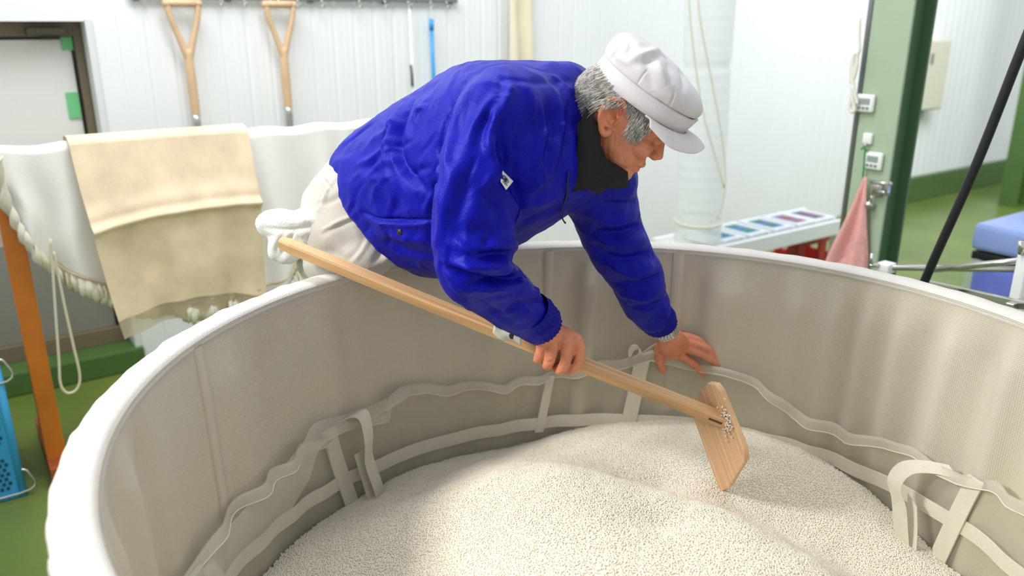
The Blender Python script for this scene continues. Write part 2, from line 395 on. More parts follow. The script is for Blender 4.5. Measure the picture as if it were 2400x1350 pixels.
# clear plastic duct with ropes
d0 = P(1665, 0, 3.75); d1 = P(1634, 575, 3.75)
r0 = 57 * 3.6 / FPX * 1.0
axis = nrm(d1 - d0); top = d0 - axis * 1.3; L = (0.45 - d0[2]) / axis[2]; bot = d0 + axis * L
n = 200; pts = [top + (bot - top) * k / n for k in range(n + 1)]
rad = [r0 * (1.0 + .010 * math.sin(k * 1.5) + .02 * math.sin(k * .13)) * (.94 if abs(k / n - .66) < .006 else 1) for k in range(n + 1)]
M_duct = sheer('clear_duct_plastic', (246, 250, 250), .58, glow=.35)
duct = thing('plastic_duct', bot, 'wide translucent ribbed plastic duct hanging in front of the wall beside the cap', 'duct')
obj('sleeve', tube(pts, rad, 28, 1, cap=False), M_duct, duct)
M_rope = mat('cream_rope', (222, 214, 190), .85)
def pd(x, y, dd=3.62): return P(x, y, dd)
obj('rope', tube([pd(1612, -60), pd(1620, 70), pd(1645, 250), pd(1680, 380), pd(1697, 440)], .0035, 8, 5), M_rope, duct)
obj('rope', tube([pd(1634, -60), pd(1640, 40), pd(1668, 190), pd(1690, 310), pd(1700, 400), pd(1697, 455), pd(1690, 490), pd(1680, 512)], .0035, 8, 5), M_rope, duct)
tc_ = d0 + axis * ((pd(1630, 516, 3.75)[2] - d0[2]) / axis[2])
a = np.linspace(0, 2 * math.pi, 33); e1 = nrm(np.cross(axis, [0, 1, 0])); e2 = np.cross(axis, e1)
obj('tie', tube([tc_ + (r0 * 1.03) * (math.cos(x) * e1 + math.sin(x) * e2) + axis * .01 * math.sin(x) for x in a], .005, 8), M_rope, duct)

# ------------------------------------------------------------------ drying rail with cloths on the left
ZR = 1.05
RB = PZ(140, 1108, 0)                                                  # foot of the near post
def R(s, out=0.0, z=0.0): return np.array([RB[0], RB[1], 0]) + WD * s + WN * out + np.array([0, 0, z])
rack = thing('drying_rack', R(.9), 'orange stained wooden drying rack carrying cloths, left of the vat', 'rack')
for s in (0.0, 1.75):
    obj('post', bar(R(s, 0, .04), R(s, 0, ZR), .058, .05, .004, WN), M_orange, rack, False)
    obj('foot', bar(R(s, -.34, .035), R(s, .10, .035), .06, .07, .004), mat('dark_orange_wood', (168, 82, 44), .5, .2, 6), rack, False)
    obj('brace', bar(R(s, -.26, .07), R(s, -.02, .42), .045, .045, .003), MATS['dark_orange_wood'], rack, False)
obj('top_rail', tube([R(-.55, 0, ZR), R(.8, 0, ZR), R(2.0, 0, ZR)], .03, 14), M_orange, rack)
def SR(x, y, out=0.0):
    r = ray(x, y); q = R(0, out); t = np.dot(WN, q - EYE) / np.dot(WN, r); p = r * t + EYE
    return float(np.dot(p - q, WD)), float(p[2])
hem = np.array([SR(*q, .06) for q in ((-60, 350), (-20, 400), (10, 470), (45, 540), (95, 610), (160, 665), (230, 695), (330, 725), (460, 735), (560, 720), (640, 700), (700, 655), (760, 600), (830, 510), (900, 400))])
hem = hem[np.argsort(hem[:, 0])]
s_lo, s_hi = hem[0, 0], hem[-1, 0]
M_wcloth = mat('white_cotton_cloth', (246, 244, 238), .8, .04, 8, .2, 200)
def wcl(u, v):
    s = s_lo + (s_hi - s_lo) * u; zh = np.interp(s, hem[:, 0], hem[:, 1]); zt_ = ZR + .035 + .004 * math.sin(u * 40)
    if v < .12:                                                        # back fall, behind the rail
        k = 1 - v / .12; return R(s, -.035, zt_ - k * .30)
    if v < .2:
        k = (v - .12) / .08; return R(s, -.035 + .075 * k, zt_ + .012 * math.sin(k * math.pi))
    k = (v - .2) / .8; gather = math.sin(min(1, k * 1.2) * math.pi / 2)
    w = (.022 * math.sin(u * 75 + 2.5 * math.sin(u * 13)) + .016 * math.sin(u * 31 + 1)) * (.35 + .65 * k) * gather
    bulge = .07 * math.sin(k * math.pi * .55) * math.sin(math.pi * min(1, max(0, (u + .05))))
    return R(s + .006 * math.sin(k * 9 + u * 30), .045 + w + bulge, zt_ - (zt_ - zh) * k)
(cv, cu) = sheet(wcl, 220, 40)
wc = obj('draped_cover', cv, M_wcloth)
props(wc, 'large white cotton cover with a gathered ruffled hem draped over the rack', 'cloth')
# ruffled hem of the cover
ru = []
nr = 620
for i in range(nr + 1):
    u = i / nr; base = wcl(u, 1.0); up = nrm(wcl(u, .93) - base)
    a = 2 * math.pi * u * 84; jit = 1.3 * math.sin(u * 97) + 1.1 * math.sin(u * 41)
    wob = WN * (.010 * math.sin(a + jit) * (.6 + .4 * math.sin(u * 63))) + WD * (.008 * math.cos(a * 1.1 + jit)) + up * .007 * math.sin(a * .5 + 2 * jit)
    ru.append([base + WN * .012 + wob * .3 + up * .050, base + WN * .022 + wob * 1.0 + up * .030, base + WN * .020 + wob * 1.2 + up * .008, base + WN * .004 + wob * .6 - up * .014, base - WN * .012 - up * .004])
hemo = obj('ruffled_hem', loft([np.array(r) for r in ru], cap=False, closed=False), mat('cream_gathered_cotton', (232, 226, 206), .85, .10, 30), wc)
# brown stained stitching line along the hem
obj('hem_stain', tube([wcl(u, .90) + WN * .012 for u in np.linspace(.12, .93, 90)], [.0015 + .004 * abs(math.sin(k * 1.7) * math.sin(k * .37)) for k in range(90)], 6, flat=.5), mat('tan_stain', (206, 178, 130), .9), wc)
# tan cloth laid over it
tl = SR(166, 336, .12); tr_ = SR(592, 305, .12)
bl_ = SR(300, 808, .20); br = SR(640, 745, .20)
M_tan = mat('tan_cloth', (244, 222, 188), .85, .17, 10, .25, 250)
M_tan2 = sheer('thin_tan_cloth', (240, 222, 194), .72, glow=.5)
def tcl(u, v):
    st = tl[0] + (tr_[0] - tl[0]) * u; zt_ = ZR + .052
    sb_ = bl_[0] + (br[0] - bl_[0]) * u; zb_ = bl_[1] + (br[1] - bl_[1]) * u + .06 * math.sin(u * math.pi) * .8
    if v < .10: return R(st, -.06, zt_ - (1 - v / .10) * .22)
    if v < .16:
        k = (v - .10) / .06; return R(st, -.06 + .13 * k, zt_ + .014 * math.sin(k * math.pi))
    k = (v - .16) / .84; kk = k ** 1.6
    s = st + (sb_ - st) * kk; z = zt_ + (zb_ - zt_) * k
    o = .07 + .075 * min(1, k * 2.2) + .012 * math.sin(u * 11 + 2) * k + .008 * math.sin(u * 26 + k * 4) * k
    o += .030 * math.exp(-((k - .42 + .05 * u) / .022) ** 2) + .012 * math.exp(-((k - .36 + .05 * u) / .05) ** 2) + .008 * math.sin(7 * u + 6 * k) * k
    return R(s, o, z)
(tv, tu) = sheet(tcl, 60, 110)
tc = obj('tan_drape', (tv, [f for f in tv[1]][:0]) if False else tv, [M_tan, M_tan2])
props(tc, 'tan cotton cloth hung over the white cover, its lower edge thin and see-through', 'cloth')
for p in tc.data.polygons:
    if (p.index % 110) > 100: p.material_index = 1
# white cord hanging from the cover
ca, cb_ = SR(122, 600, .13), SR(142, 650, .13)
f3 = lambda x, y: (lambda q: R(q[0], .13, q[1]))(SR(x, y, .13))
obj('hanging_cord', tube([f3(118, 560), f3(124, 640), f3(132, 760), f3(138, 840), f3(142, 900), f3(158, 921), f3(180, 912), f3(187, 880), f3(172, 810), f3(152, 720), f3(136, 640), f3(126, 590)], .0042, 8, 6), M_rope, wc)

# ------------------------------------------------------------------ blue basket at the left edge
M_bask = mat('blue_basket_plastic', (56, 158, 208), .35, .05, 6)
M_baskd = mat('blue_basket_hole', (14, 66, 100), .6)
b1 = PZ(64, 1158, 0.0); bdir = WD; bw = .36; bl2 = .52; bh = .45
bc = b1 - WD * (bl2 / 2 + .01) - WN * (bw / 2) + np.array([0, 0, 0])
bk = thing('basket', bc, 'tall blue perforated plastic basket with a wire handle at the left edge', 'basket')
def BK(a, b, z): return bc + WD * a + WN * b + np.array([0, 0, z])
for sg in (-1, 1):
    obj('side_panel', join(box(BK(sg * bl2 / 2 * 1.0, 0, bh / 2), WD * .005, WN * bw / 2, (0, 0, bh / 2), .004)), M_bask, bk, False)
    obj('side_panel', join(box(BK(0, sg * bw / 2, bh / 2), WN * .005, WD * bl2 / 2, (0, 0, bh / 2), .004)), M_bask, bk, False)
obj('bottom', box(BK(0, 0, .012), WD * bl2 / 2, WN * bw / 2, (0, 0, .01), .003), M_bask, bk, False)
rimp = [BK(sx * bl2 / 2, sy * bw / 2, bh) for sx, sy in ((-1, -1), (1, -1), (1, 1), (-1, 1), (-1, -1))]
obj('rim', join(*[bar(rimp[i], rimp[i + 1], .022, .03, .006) for i in range(4)]), M_bask, bk, False)
for sx in (-1, 1):
    for sy in (-1, 1): obj('corner_post', tube([BK(sx * bl2 / 2, sy * bw / 2, 0), BK(sx * bl2 / 2, sy * bw / 2, bh)], .012, 12), M_bask, bk)
holes = []
for rows in ((.04, .15), (.20, .33)):
    zz = rows[0]
    while zz < rows[1]:
        for kx in range(28):
            holes.append(box(BK(-bl2 / 2 + .03 + kx * .0168 + (.008 if int(zz / .0165) % 2 else 0), bw / 2 + .0045, zz), WD * .0048, WN * .002, (0, 0, .0055)))
            if kx < 18: holes.append(box(BK(bl2 / 2 + .0045, -bw / 2 + .03 + kx * .0168, zz), WN * .0048, WD * .002, (0, 0, .0055)))
        zz += .0165
props(obj('perforation', join(*holes), M_baskd, bk, False), kind='stuff')
for zz in (bh - .05, .02):
    obj('wire_handle', tube([BK(bl2 / 2 - .2, bw / 2 + .008, zz), BK(bl2 / 2 + .02, bw / 2 + .012, zz), BK(bl2 / 2 + .024, bw / 2 + .008, zz + .06), BK(bl2 / 2 + .006, bw / 2 + .004, zz + .075)], .004, 8, 5), M_steel, bk)

# ------------------------------------------------------------------ green post on the right and what hangs on it
PL = P(1993, 430, 3.05) * [1, 1, 0]; pw = .15
fa = -WD                                                               # face towards the left of the room
B0 = PL                                                                # left rear edge ... the lit face runs along WN
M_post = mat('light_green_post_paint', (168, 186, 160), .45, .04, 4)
post = thing('pillar', PL + WN * pw / 2 + WD * pw / 2, 'pale green square steel pillar standing between the vat and the far wall', 'pillar')
def PP(a, b, z): return PL + WN * a + WD * b + np.array([0, 0, z])    # a across the lit face, b into the post
M_post_shade = mat('shaded_post_paint', (84, 116, 84), .45, .05, 4)  # darker copy of the post paint: shade on its turned-away sides, put into colour
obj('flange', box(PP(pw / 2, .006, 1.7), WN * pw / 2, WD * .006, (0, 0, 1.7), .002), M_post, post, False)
obj('flange', box(PP(pw / 2, pw - .006, 1.7), WN * pw / 2, WD * .006, (0, 0, 1.7), .002), M_post_shade, post, False)
obj('web', box(PP(pw / 2 + .03, pw / 2, 1.7), WN * .004, WD * (pw / 2 - .006), (0, 0, 1.7)), M_post_shade, post, False)
obj('base_plate', box(PP(pw / 2, pw / 2, .01), WN * .14, WD * .14, (0, 0, .01), .003), M_post, post, False)
props(obj('conduit', tube([PP(-.018, .02, 0), PP(-.018, .02, 3.2)], .014, 12), M_grey), 'thin grey conduit pipe running up the left edge of the pillar', 'pipe')
def SP(x, y, out=.0):                                                 # (across, height) on the lit face
    r = ray(x, y); q = PL - WD * out; t = np.dot(WD, q - EYE) / np.dot(WD, r); p = r * t + EYE
    return float(np.dot(p - q, WN)), float(p[2])
def pbox(a0, a1, z0, z1, o0, o1, bev=.0): return box(PP((a0 + a1) / 2, -(o0 + o1) / 2, (z0 + z1) / 2), WN * abs(a1 - a0) / 2, WD * abs(o1 - o0) / 2, (0, 0, abs(z1 - z0) / 2), bev)
M_lcd = mat('grey_display', (148, 160, 158), .25); M_ink = mat('dark_ink', (40, 44, 48), .7)
for (x, y, lab) in ((2028, 242, 'white digital timer stuck on the pillar, the upper one'), (2047, 377, 'white digital timer stuck on the pillar, the lower one')):
    a, z = SP(x, y, .01)
    t = thing('kitchen_timer', PP(a, -.009, z - .032), lab, 'timer', 'white timers on the pillar')
    obj('case', pbox(a - .036, a + .036, z - .032, z + .032, .002, .018, .009), M_white, t)
    obj('display', pbox(a - .022, a + .022, z - .004, z + .018, .017, .0195, .001), M_lcd, t, False)
    for k in range(3): obj('button', pbox(a - .022 + k * .016, a - .012 + k * .016, z - .021, z - .012, .017, .021, .001), M_grey, t, False)
a, z = SP(2033, 325, .01)
t = thing('magnet_hook', PP(a, -.008, z - .02), 'small square white magnet hook on the pillar between the two timers', 'hook')
obj('plate', pbox(a - .018, a + .018, z - .02, z + .02, .0, .014, .005), M_white, t)
obj('hook', tube([PP(a, -.012, z - .014), PP(a, -.02, z - .024), PP(a, -.026, z - .028), PP(a, -.03, z - .02)], .003, 8, 3), M_steel, t)
ac, zc = SP(2030, 350, .02); a2, z2 = SP(2022, 420, .02)
M_cord = mat('green_cord', (44, 140, 70), .7)
props(obj('green_cord', join(tube([PP(a, -.022, z - .026), PP(ac - .004, -.02, zc), PP(a2, -.02, z2)], .003, 8, 4), tube([PP(a - .012, -.02, z - .04), PP(a, -.024, z - .032), PP(a + .014, -.02, z - .044)], .003, 8, 3)), M_cord), 'green cord tied to the magnet hook and holding the pink towel', 'cord')
# pink towel hung from the cord
M_pink = mat('pink_towel_cloth', (230, 170, 166), .9, .10, 60, .5, 300)
tp = SP(2021, 415, .03)
def pk(u, v):
    w = (.012 + .235 * v ** 1.15 * (1 - .25 * max(0, v - .62) / .38))
    a = tp[0] + .010 + (u - .62) * w - .012 * v; zz = tp[1] - v * .50 + (.055 * v * (u - .4) if v > .1 else 0)
    return PP(a, -(.022 + .018 * math.sin(u * 9 + 2 * v) * min(1, v * 2) + .012 * v), zz)
pt = obj('pink_towel', sheet(pk, 26, 40)[0], M_pink); pt.modifiers.new('s', 'SOLIDIFY').thickness = .004
props(pt, 'pink waffle towel hanging in a point from the green cord on the pillar', 'towel')
obj('fold_layer', sheet(lambda u, v: pk(.0 + u * .98, .60 + v * .30 - .30 * (u - .5) * .9) - WD * .012, 16, 10)[0], M_pink, pt)
# bundled white cord hanging on the left edge of the post
M_wcord = mat('white_cord', (228, 226, 214), .7)
sp = lambda x, y, o=.03: (lambda q: PP(q[0], -o, q[1]))(SP(x, y, o))
props(obj('cord_bundle', join(tube([sp(2016, 40), sp(2014, 90), sp(2014, 120), sp(2000, 130), sp(1994, 165), sp(1996, 195), sp(2008, 160), sp(2010, 125)], .0055, 8, 5),
    tube([sp(2012, 118), sp(2006, 150), sp(1998, 190), sp(1999, 235), sp(2003, 258), sp(1996, 262), sp(1992, 248), sp(2000, 200)], .0065, 8, 5),
    tube([sp(2004, 120), sp(1998, 160), sp(2003, 215), sp(2010, 245)], .0055, 8, 5)), M_wcord), 'white cord bundle hanging at the left edge of the pillar above the timers', 'cord')
# little steel pipe clamp on the post edge
a, z = SP(2052, 445, .02)
t = thing('pipe_clamp', PP(a, -.02, z - .06), 'small steel clamp with thumb screws fixed to the pillar edge', 'clamp')
obj('body', pbox(a - .014, a + .02, z - .02, z + .022, .0, .03, .004), M_steel, t)
obj('bolt', tube([PP(a - .02, -.03, z + .028), PP(a + .065, -.03, z + .032)], .006, 10), M_steel, t)
obj('bolt', tube([PP(a + .01, -.03, z - .004), PP(a + .06, -.03, z)], .006, 10), M_steel, t)
obj('jaw', pbox(a + .045, a + .055, z - .012, z + .04, .015, .04, .002), M_steel, t)
obj('thumb_screw', join(tube([PP(a - .008, -.02, z - .015), PP(a - .012, -.024, z - .05)], .005, 8), ball(PP(a - .014, -.026, z - .058), .016)), M_steel, t)
# dark green pillar at the far right edge
c = P(2408, 300, 6.6) * [1, 1, 0]
t = thing('pillar', c, 'dark green pillar at the far right edge against the far wall', 'pillar')
for sg in (-1, 1): obj('flange', box(c + WD * sg * .09 + np.array([0, 0, 1.7]), WD * .006, WN * .07, (0, 0, 1.7), .001), M_green, t, False)
obj('web', box(c + np.array([0, 0, 1.7]), WD * .09, WN * .004, (0, 0, 1.7)), M_green, t, False)

# ------------------------------------------------------------------ panel box on the wall
a = SW(2122, 262, .08); b = SW(2220, 92, .08)
t = thing('wall_cabinet', W((a[0] + b[0]) / 2, a[1], .06), 'cream flat metal switch cabinet on the wall right of the pillar', 'cabinet')
M_cream = mat('cream_enamel', (220, 217, 198), .4)
obj('body', wbox(a[0], b[0], a[1], b[1], 0, .12, .006), M_cream, t, False)
obj('door', wbox(a[0] + .012, b[0] - .012, a[1] + .012, b[1] - .012, .12, .132, .004), M_cream, t, False)
obj('latch', wbox(a[0] + .16, a[0] + .185, a[1] + .36, a[1] + .44, .132, .142, .003), M_grey, t, False)
obj('cable_entry', wbox(a[0] + .0, a[0] + .26, a[1] - .075, a[1], .01, .09, .006), mat('grey_green_duct', (128, 156, 146), .5), t, False)

# ------------------------------------------------------------------ low bench with trays of crates by the far wall
ZB = .40
A = PZ(1700, 572, ZB)                                                  # near left corner of the bench top front edge
def Bn(s, o, z): return np.array([A[0], A[1], 0]) + WD * s - WN * o + np.array([0, 0, z])
_e = PZ(1992, 512, ZB); bl3 = float(np.dot(_e - A, WD)) + .05; bd = .30
bench = thing('bench', Bn(bl3 / 2, bd / 2, 0), 'low white bench carrying trays along the far wall behind the vat', 'bench')
obj('front_rail', box(Bn(bl3 / 2 - .1, 0, ZB - .045), WD * (bl3 / 2 + .1), WN * .012, (0, 0, .04), .004), M_white, bench, False)
obj('rear_rail', box(Bn(bl3 / 2 - .1, bd, ZB - .045), WD * (bl3 / 2 + .1), WN * .012, (0, 0, .04), .004), M_white, bench, False)
obj('top', box(Bn(bl3 / 2 - .1, bd / 2, ZB - .062), WD * (bl3 / 2 + .1), WN * bd / 2, (0, 0, .012), .003), M_white, bench, False)
for s in (-.15, bl3 - .1):
    for o in (.02, bd - .02): obj('leg', box(Bn(s, o, (ZB - .07) / 2), WD * .02, WN * .02, (0, 0, (ZB - .07) / 2), .003), M_white, bench, False)
cols = [((40, 132, 196), (18, 104, 112)), ((38, 120, 175), (26, 118, 108)), ((40, 110, 170), (26, 104, 92)), ((150, 50, 60), (120, 96, 150)), ((120, 60, 70), (90, 80, 130))]
M_tray = mat('white_tray_plastic', (222, 228, 234), .4)
tray_lab = ['white tray with light blue strips on the bench, nearest the duct', 'white tray with blue and teal strips on the bench, second from the duct', 'white tray with dark green and blue strips in the middle of the bench', 'white tray with red strips on the bench, left of the pillar', 'white tray with dark red strips on the bench end behind the pillar']
xs = [1742, 1803, 1864, 1920, 1966]
for k, x in enumerate(xs):
    y = 568 - (x - 1742) * .205
    q = PZ(x, y, ZB); s = float(np.dot(q - A, WD)); w = .5 * float(np.dot(PZ(1803, 555.5, ZB) - PZ(1742, 568, ZB), WD)) - .026; oo = bd / 2
    t = thing('tray', Bn(s, oo, ZB - .05), tray_lab[k], 'tray', 'trays in a row on the white bench')
    for sg in (-1, 1):
        obj('rim', box(Bn(s + sg * w, oo, ZB - .012), WD * .014, WN * (bd / 2 - .02), (0, 0, .022), .006), M_tray, t, False)
        obj('rim', box(Bn(s, oo + sg * (bd / 2 - .045), ZB - .012), WD * w, WN * .015, (0, 0, .021), .006), M_tray, t, False)
    for j in range(4):
        cc = cols[k][j % 2]
        obj('strip', box(Bn(s, oo - .075 + j * .05, ZB - .010), WD * (w - .016), WN * .024, (0, 0, .012), .003), mat('tray_strip_%d_%d' % (k, j % 2), cc, .4), t, False)
# red crate on the floor under the bench
q = PZ(1925, 590, .16); M_red = mat('red_crate_plastic', (176, 52, 42), .45, .06, 6)
def Cr(a, b, z): return np.array([q[0], q[1], 0]) + WD * a - WN * b + np.array([0, 0, z])
t = thing('crate', Cr(0, .15, 0), 'red plastic crate with grip holes on the floor under the bench', 'crate')
for b in (0, .3):
    obj('side', join(box(Cr(0, b, .05), WD * .24, WN * .008, (0, 0, .05), .004), box(Cr(0, b, .25), WD * .24, WN * .008, (0, 0, .03), .004), *[box(Cr(x, b, .16), WD * .035, WN * .008, (0, 0, .07), .004) for x in (-.2, 0, .2)]), M_red, t, False)
for a in (-.24, .24):
    obj('side', join(box(Cr(a, .15, .05), WD * .008, WN * .15, (0, 0, .05), .004), box(Cr(a, .15, .25), WD * .008, WN * .15, (0, 0, .03), .004), *[box(Cr(a, y, .16), WD * .008, WN * .03, (0, 0, .07), .004) for y in (.03, .27)]), M_red, t, False)
obj('bottom', box(Cr(0, .15, .01), WD * .24, WN * .15, (0, 0, .01)), M_red, t, False)

# ------------------------------------------------------------------ blue cool box wrapped in plastic, right edge
q = PZ(2278, 700, .18)
q = P(2284, 585, 3.1)
zl = q[2]
def Cb(a, b, z): return np.array([q[0], q[1], 0]) + WD * a + np.array([WN[0], WN[1], 0]) * b + np.array([0, 0, z])
M_cool = mat('blue_box_plastic', (48, 74, 200), .3, .08, 5)
M_lid = mat('pale_blue_wrapped_lid', (150, 170, 232), .25, .10, 7, .35, 14)
M_wrap = sheer('clear_wrap', (226, 236, 244), .20, glow=.2)
cw, cl_ = .26, .40
t = thing('cool_box', Cb(cl_, -cw + .26, 0), 'blue cool box wrapped in clear plastic on the floor at the right edge', 'box')
Cb0 = Cb
def Cb(a, b, z): return Cb0(a, b + cw, z)
obj('body', box(Cb(cl_, 0, zl / 2 - .02), WD * cl_, WN * cw, (0, 0, zl / 2 - .03), .03), M_cool, t)
obj('lid', box(Cb(cl_, 0, zl + .055), WD * (cl_ + .015), WN * (cw + .015), (0, 0, .055), .025), M_lid, t)
obj('strap', box(Cb(cl_, 0, zl - .02), WD * (cl_ + .006), WN * (cw + .006), (0, 0, .016), .004), M_dark, t)
def wrap(u, v):
    a = u * 2 * math.pi; ca, sa = math.cos(a), math.sin(a); pwr = .22
    ex = np.sign(ca) * abs(ca) ** pwr * (cl_ + .03 + .015 * math.sin(9 * a + 5 * v)); ey = np.sign(sa) * abs(sa) ** pwr * (cw + .03 + .015 * math.sin(7 * a + 8 * v))
    return Cb(cl_ + ex, ey, .02 + v * (zl - .06) + .01 * math.sin(13 * a))
obj('plastic_wrap', sheet(wrap, 90, 16)[0], M_wrap, t)

# ------------------------------------------------------------------ steel pipe stand and black hose at the right
fr = thing('pipe_stand', P(2260, 640, 2.3) * [1, 1, 0], 'steel pipe stand with white joint blocks beyond the right rim of the vat', 'stand')
j1 = P(2076, 624, 2.35); j2 = P(2440, 606, 2.0); j3 = P(2440, 632, 2.3); j4 = P(2160, 662, 2.1); j5 = P(2430, 722, 1.72); j6 = P(2365, 720, 1.75); j7 = P(2440, 694, 1.9)
obj('tube', tube([j1, P(2090, 627, 2.33), j3], .0095, 12), M_steel, fr)
obj('tube', tube([P(2190, 632, 2.25), j2], .009, 12), M_steel, fr)
obj('rail', bar(j4, j5, .018, .018, .002), M_steel, fr, False)
obj('rail', bar(j6, j7, .018, .018, .002), M_steel, fr, False)
obj('joint_block', box(P(2077, 627, 2.34), WD * .022, WN * .02, (0, 0, .016), .005), M_white, fr)
obj('joint_block', box(P(2074, 640, 2.34), WD * .014, WN * .014, (0, 0, .014), .004), M_white, fr)
obj('clamp', join(tube([P(2045, 594, 2.34), P(2041, 625, 2.34)], .006, 8), tube([P(2038, 622, 2.34), P(2062, 622, 2.34)], .007, 8)), M_steel, fr)
g = P(2078, 640, 2.34); obj('upright', tube([g, g * [1, 1, 0]], .011, 12), M_steel, fr)
g = P(2400, 590, 2.0)
obj('upright', box([g[0] + .02, g[1], g[2] / 2], (.022, 0, 0), (0, .022, 0), (0, 0, g[2] / 2), .004), M_white, fr)
obj('pin', tube([P(2394, 565, 2.0), P(2394, 595, 2.0)], .008, 10), M_steel, fr)
h0 = P(2182, 624, 1.98); h1 = P(2404, 92, 1.86); hd = h1 - h0
props(obj('black_pole', tube([h0 + hd * (-(h0[2]) / hd[2] * .98), h0 - hd * .3, h0, h0 + hd * .5 + np.array([.006, 0, -.004]), h1, h1 + hd * .5], .0112, 14, 4), M_dark), 'long black pole leaning at a slant behind the right rim of the vat', 'pole')

# ------------------------------------------------------------------ the vat
vat = thing('vat', (VC[0], VC[1], 0), 'huge round vat with a white cloth rim and beige cloth lining, filled with rice', 'vat')
def VP(th, r, z): return np.array([VC[0] + r * math.cos(th), VC[1] + r * math.sin(th), z])
NT = 480
ths = np.linspace(0, 2 * math.pi, NT, endpoint=False)
obj('tub_wall', loft([np.array([VP(t, VR + .042, z) for t in ths]) for z in (0, .5, .90)], cap=False), mat('pale_tub_wall', (214, 212, 204), .6, .04, 4), vat)
obj('tub_floor', loft([np.array([VP(t, r, z) for t in ths[::8]]) for r, z in ((VR + .04, .02), (VR + .04, .27), (.01, .27))], cap=True), MATS['pale_tub_wall'], vat)
def thx(x, y, z=.75): return TH(PCYL(x, y, VR))
LF = []                                                                # soft vertical folds of the lining: angle, width, depth, slant
for x, y, w, d, sl in ((1385, 680, .035, .016, .10), (1340, 700, .025, -.012, .06), (1430, 720, .05, -.010, .10), (1870, 720, .03, .008, .0), (1960, 740, .022, .007, .02), (2000, 760, .02, -.006, .02), (2045, 730, .020, .009, .03), (2120, 760, .035, .010, .04),
                       (2090, 760, .02, -.006, .02), (2180, 800, .03, -.008, .06), (2230, 850, .035, .011, .05), (2310, 880, .035, -.009, .05), (2370, 900, .03, .010, .04), (2440, 930, .04, -.009, .05),
                       (1640, 700, .05, -.010, .06), (1700, 800, .07, .012, -.1), (760, 800, .05, .007, -.1), (640, 900, .06, -.007, -.12), (540, 980, .07, .008, -.1), (1020, 700, .04, .006, .0), (900, 760, .05, -.006, -.05), (1150, 760, .05, .006, .03)):
    LF.append((thx(x, y), w, d, sl))
for k in range(24): LF.append((-.5 - k * .11, .04, .009 * (-1) ** k, 0))
def lin_r(t, z):
    v = (RIM - z); k = min(1, v / .10) ** 1.5 * (1 - .25 * max(0, (v - .3) / .3)); o = 0
    for a, w, d, sl in LF:
        dd = (t - a - sl * (v - .15) + math.pi) % (2 * math.pi) - math.pi; o += 1.5 * d * math.exp(-(dd / w) ** 2)
    fine = .0022 * math.sin(t * 70 + 3 * math.sin(t * 5)) * math.exp(-v / .12)
    return VR - .002 - (o + fine) * k - .012 * min(1, v / .3)
zs = np.r_[np.linspace(RIM - .012, RIM - .10, 9), np.linspace(RIM - .14, .32, 14)]
zs = np.r_[RIM - .004, zs]
rings = [np.array([VP(t, lin_r(t, z), z) for t in ths]) for z in zs]
vf = loft(rings, cap=False)
uv = np.array([(t * VR, z) for z in zs for t in ths])
obj('cloth_lining', (vf[0], [f[::-1] for f in vf[1]]), M_lining, vat, uv=uv)
rr = [(VR + .004, RIM - .020), (VR - .005, RIM - .013), (VR + .004, RIM - .001), (VR + .014, RIM + .002), (VR + .028, RIM + .003), (VR + .042, RIM + .001), (VR + .050, RIM - .005), (VR + .052, RIM - .016), (VR + .050, RIM - .06), (VR + .051, RIM - .2), (VR + .058, RIM - .45), (VR + .062, .08)]
RWR = [(TH(PZ(x, y, RIM)), a) for x, y, a in ((300, 1000, .002), (220, 1120, .002), (180, 1210, .003), (160, 1275, -.004), (150, 1300, .005), (420, 800, .003), (640, 700, -.004), (690, 680, .005), (560, 735, .003))]
def rim_pt(t, r, z, k):
    o = sum(a * math.exp(-(((t - q + math.pi) % (2 * math.pi) - math.pi) / .02) ** 2) for q, a in RWR)
    o += .0008 * math.sin(t * 41) + .0004 * math.sin(t * 97 + 1)
    return VP(t, r + o * (.6 if k > 5 else 0), z + (o * .8 if 3 < k < 8 else 0) + (.004 * math.sin(t * 23) if k == len(rr) - 2 else 0))
obj('rim_cover', loft([np.array([rim_pt(t, r, z, k) for t in ths]) for k, (r, z) in enumerate(rr)], cap=False), M_rim, vat)
for x, y in ((1285, 640), (1588, 640), (470, 900)):                    # sewn seams down the lining
    t0 = thx(x, y)
    vv = [np.array([VP(t0 + a, lin_r(t0 + a, z) - e, z) for a, e in ((-.017, 0), (-.016, .003), (0, .0035), (.016, .003), (.017, 0))]) for z in np.linspace(RIM - .012, .5, 24)]
    obj('seam', loft(vv, cap=False, closed=False), M_lining, vat, uv=np.zeros((24 * 5, 2)))

# ------------------------------------------------------------------ the net bag inside it
bag = thing('net_bag', (VC[0], VC[1], .30), 'sheer net bag with cream tape straps lining the lower vat round the rice', 'bag')
RBAG = VR - .030
tops = [(380, 1390), (430, 1350), (520, 1235), (600, 1150), (680, 1040), (730, 985), (800, 962), (870, 940), (960, 900), (1060, 895), (1180, 893), (1300, 870), (1400, 848), (1450, 838), (1530, 815), (1610, 846), (1700, 860), (1780, 885), (1860, 955), (1990, 1010), (2080, 1025), (2150, 1052), (2260, 1110), (2400, 1160)]
tp_ = sorted((TH(p), p[2]) for p in (PCYL(x, y, RBAG) for x, y in tops))
TT = np.array([a for a, b in tp_]); TZ = np.array([b for a, b in tp_])
def wrapth(t): return (t - TT[0] + .9) % (2 * math.pi) + TT[0] - .9
def bag_top(t):
    t = wrapth(t); return float(np.interp(t, TT, TZ)) + .002 * math.sin(t * 47 + 3 * math.sin(t * 3)) + .002 * math.sin(t * 29)
def bag_r(t, k):                                                       # k 0 at the rice, 1 at the hem
    return RBAG - .004 * math.sin(t * 14) * k - .010 * k * math.sin(t * 33 + 2 * math.sin(t * 7)) * k - .006 * k
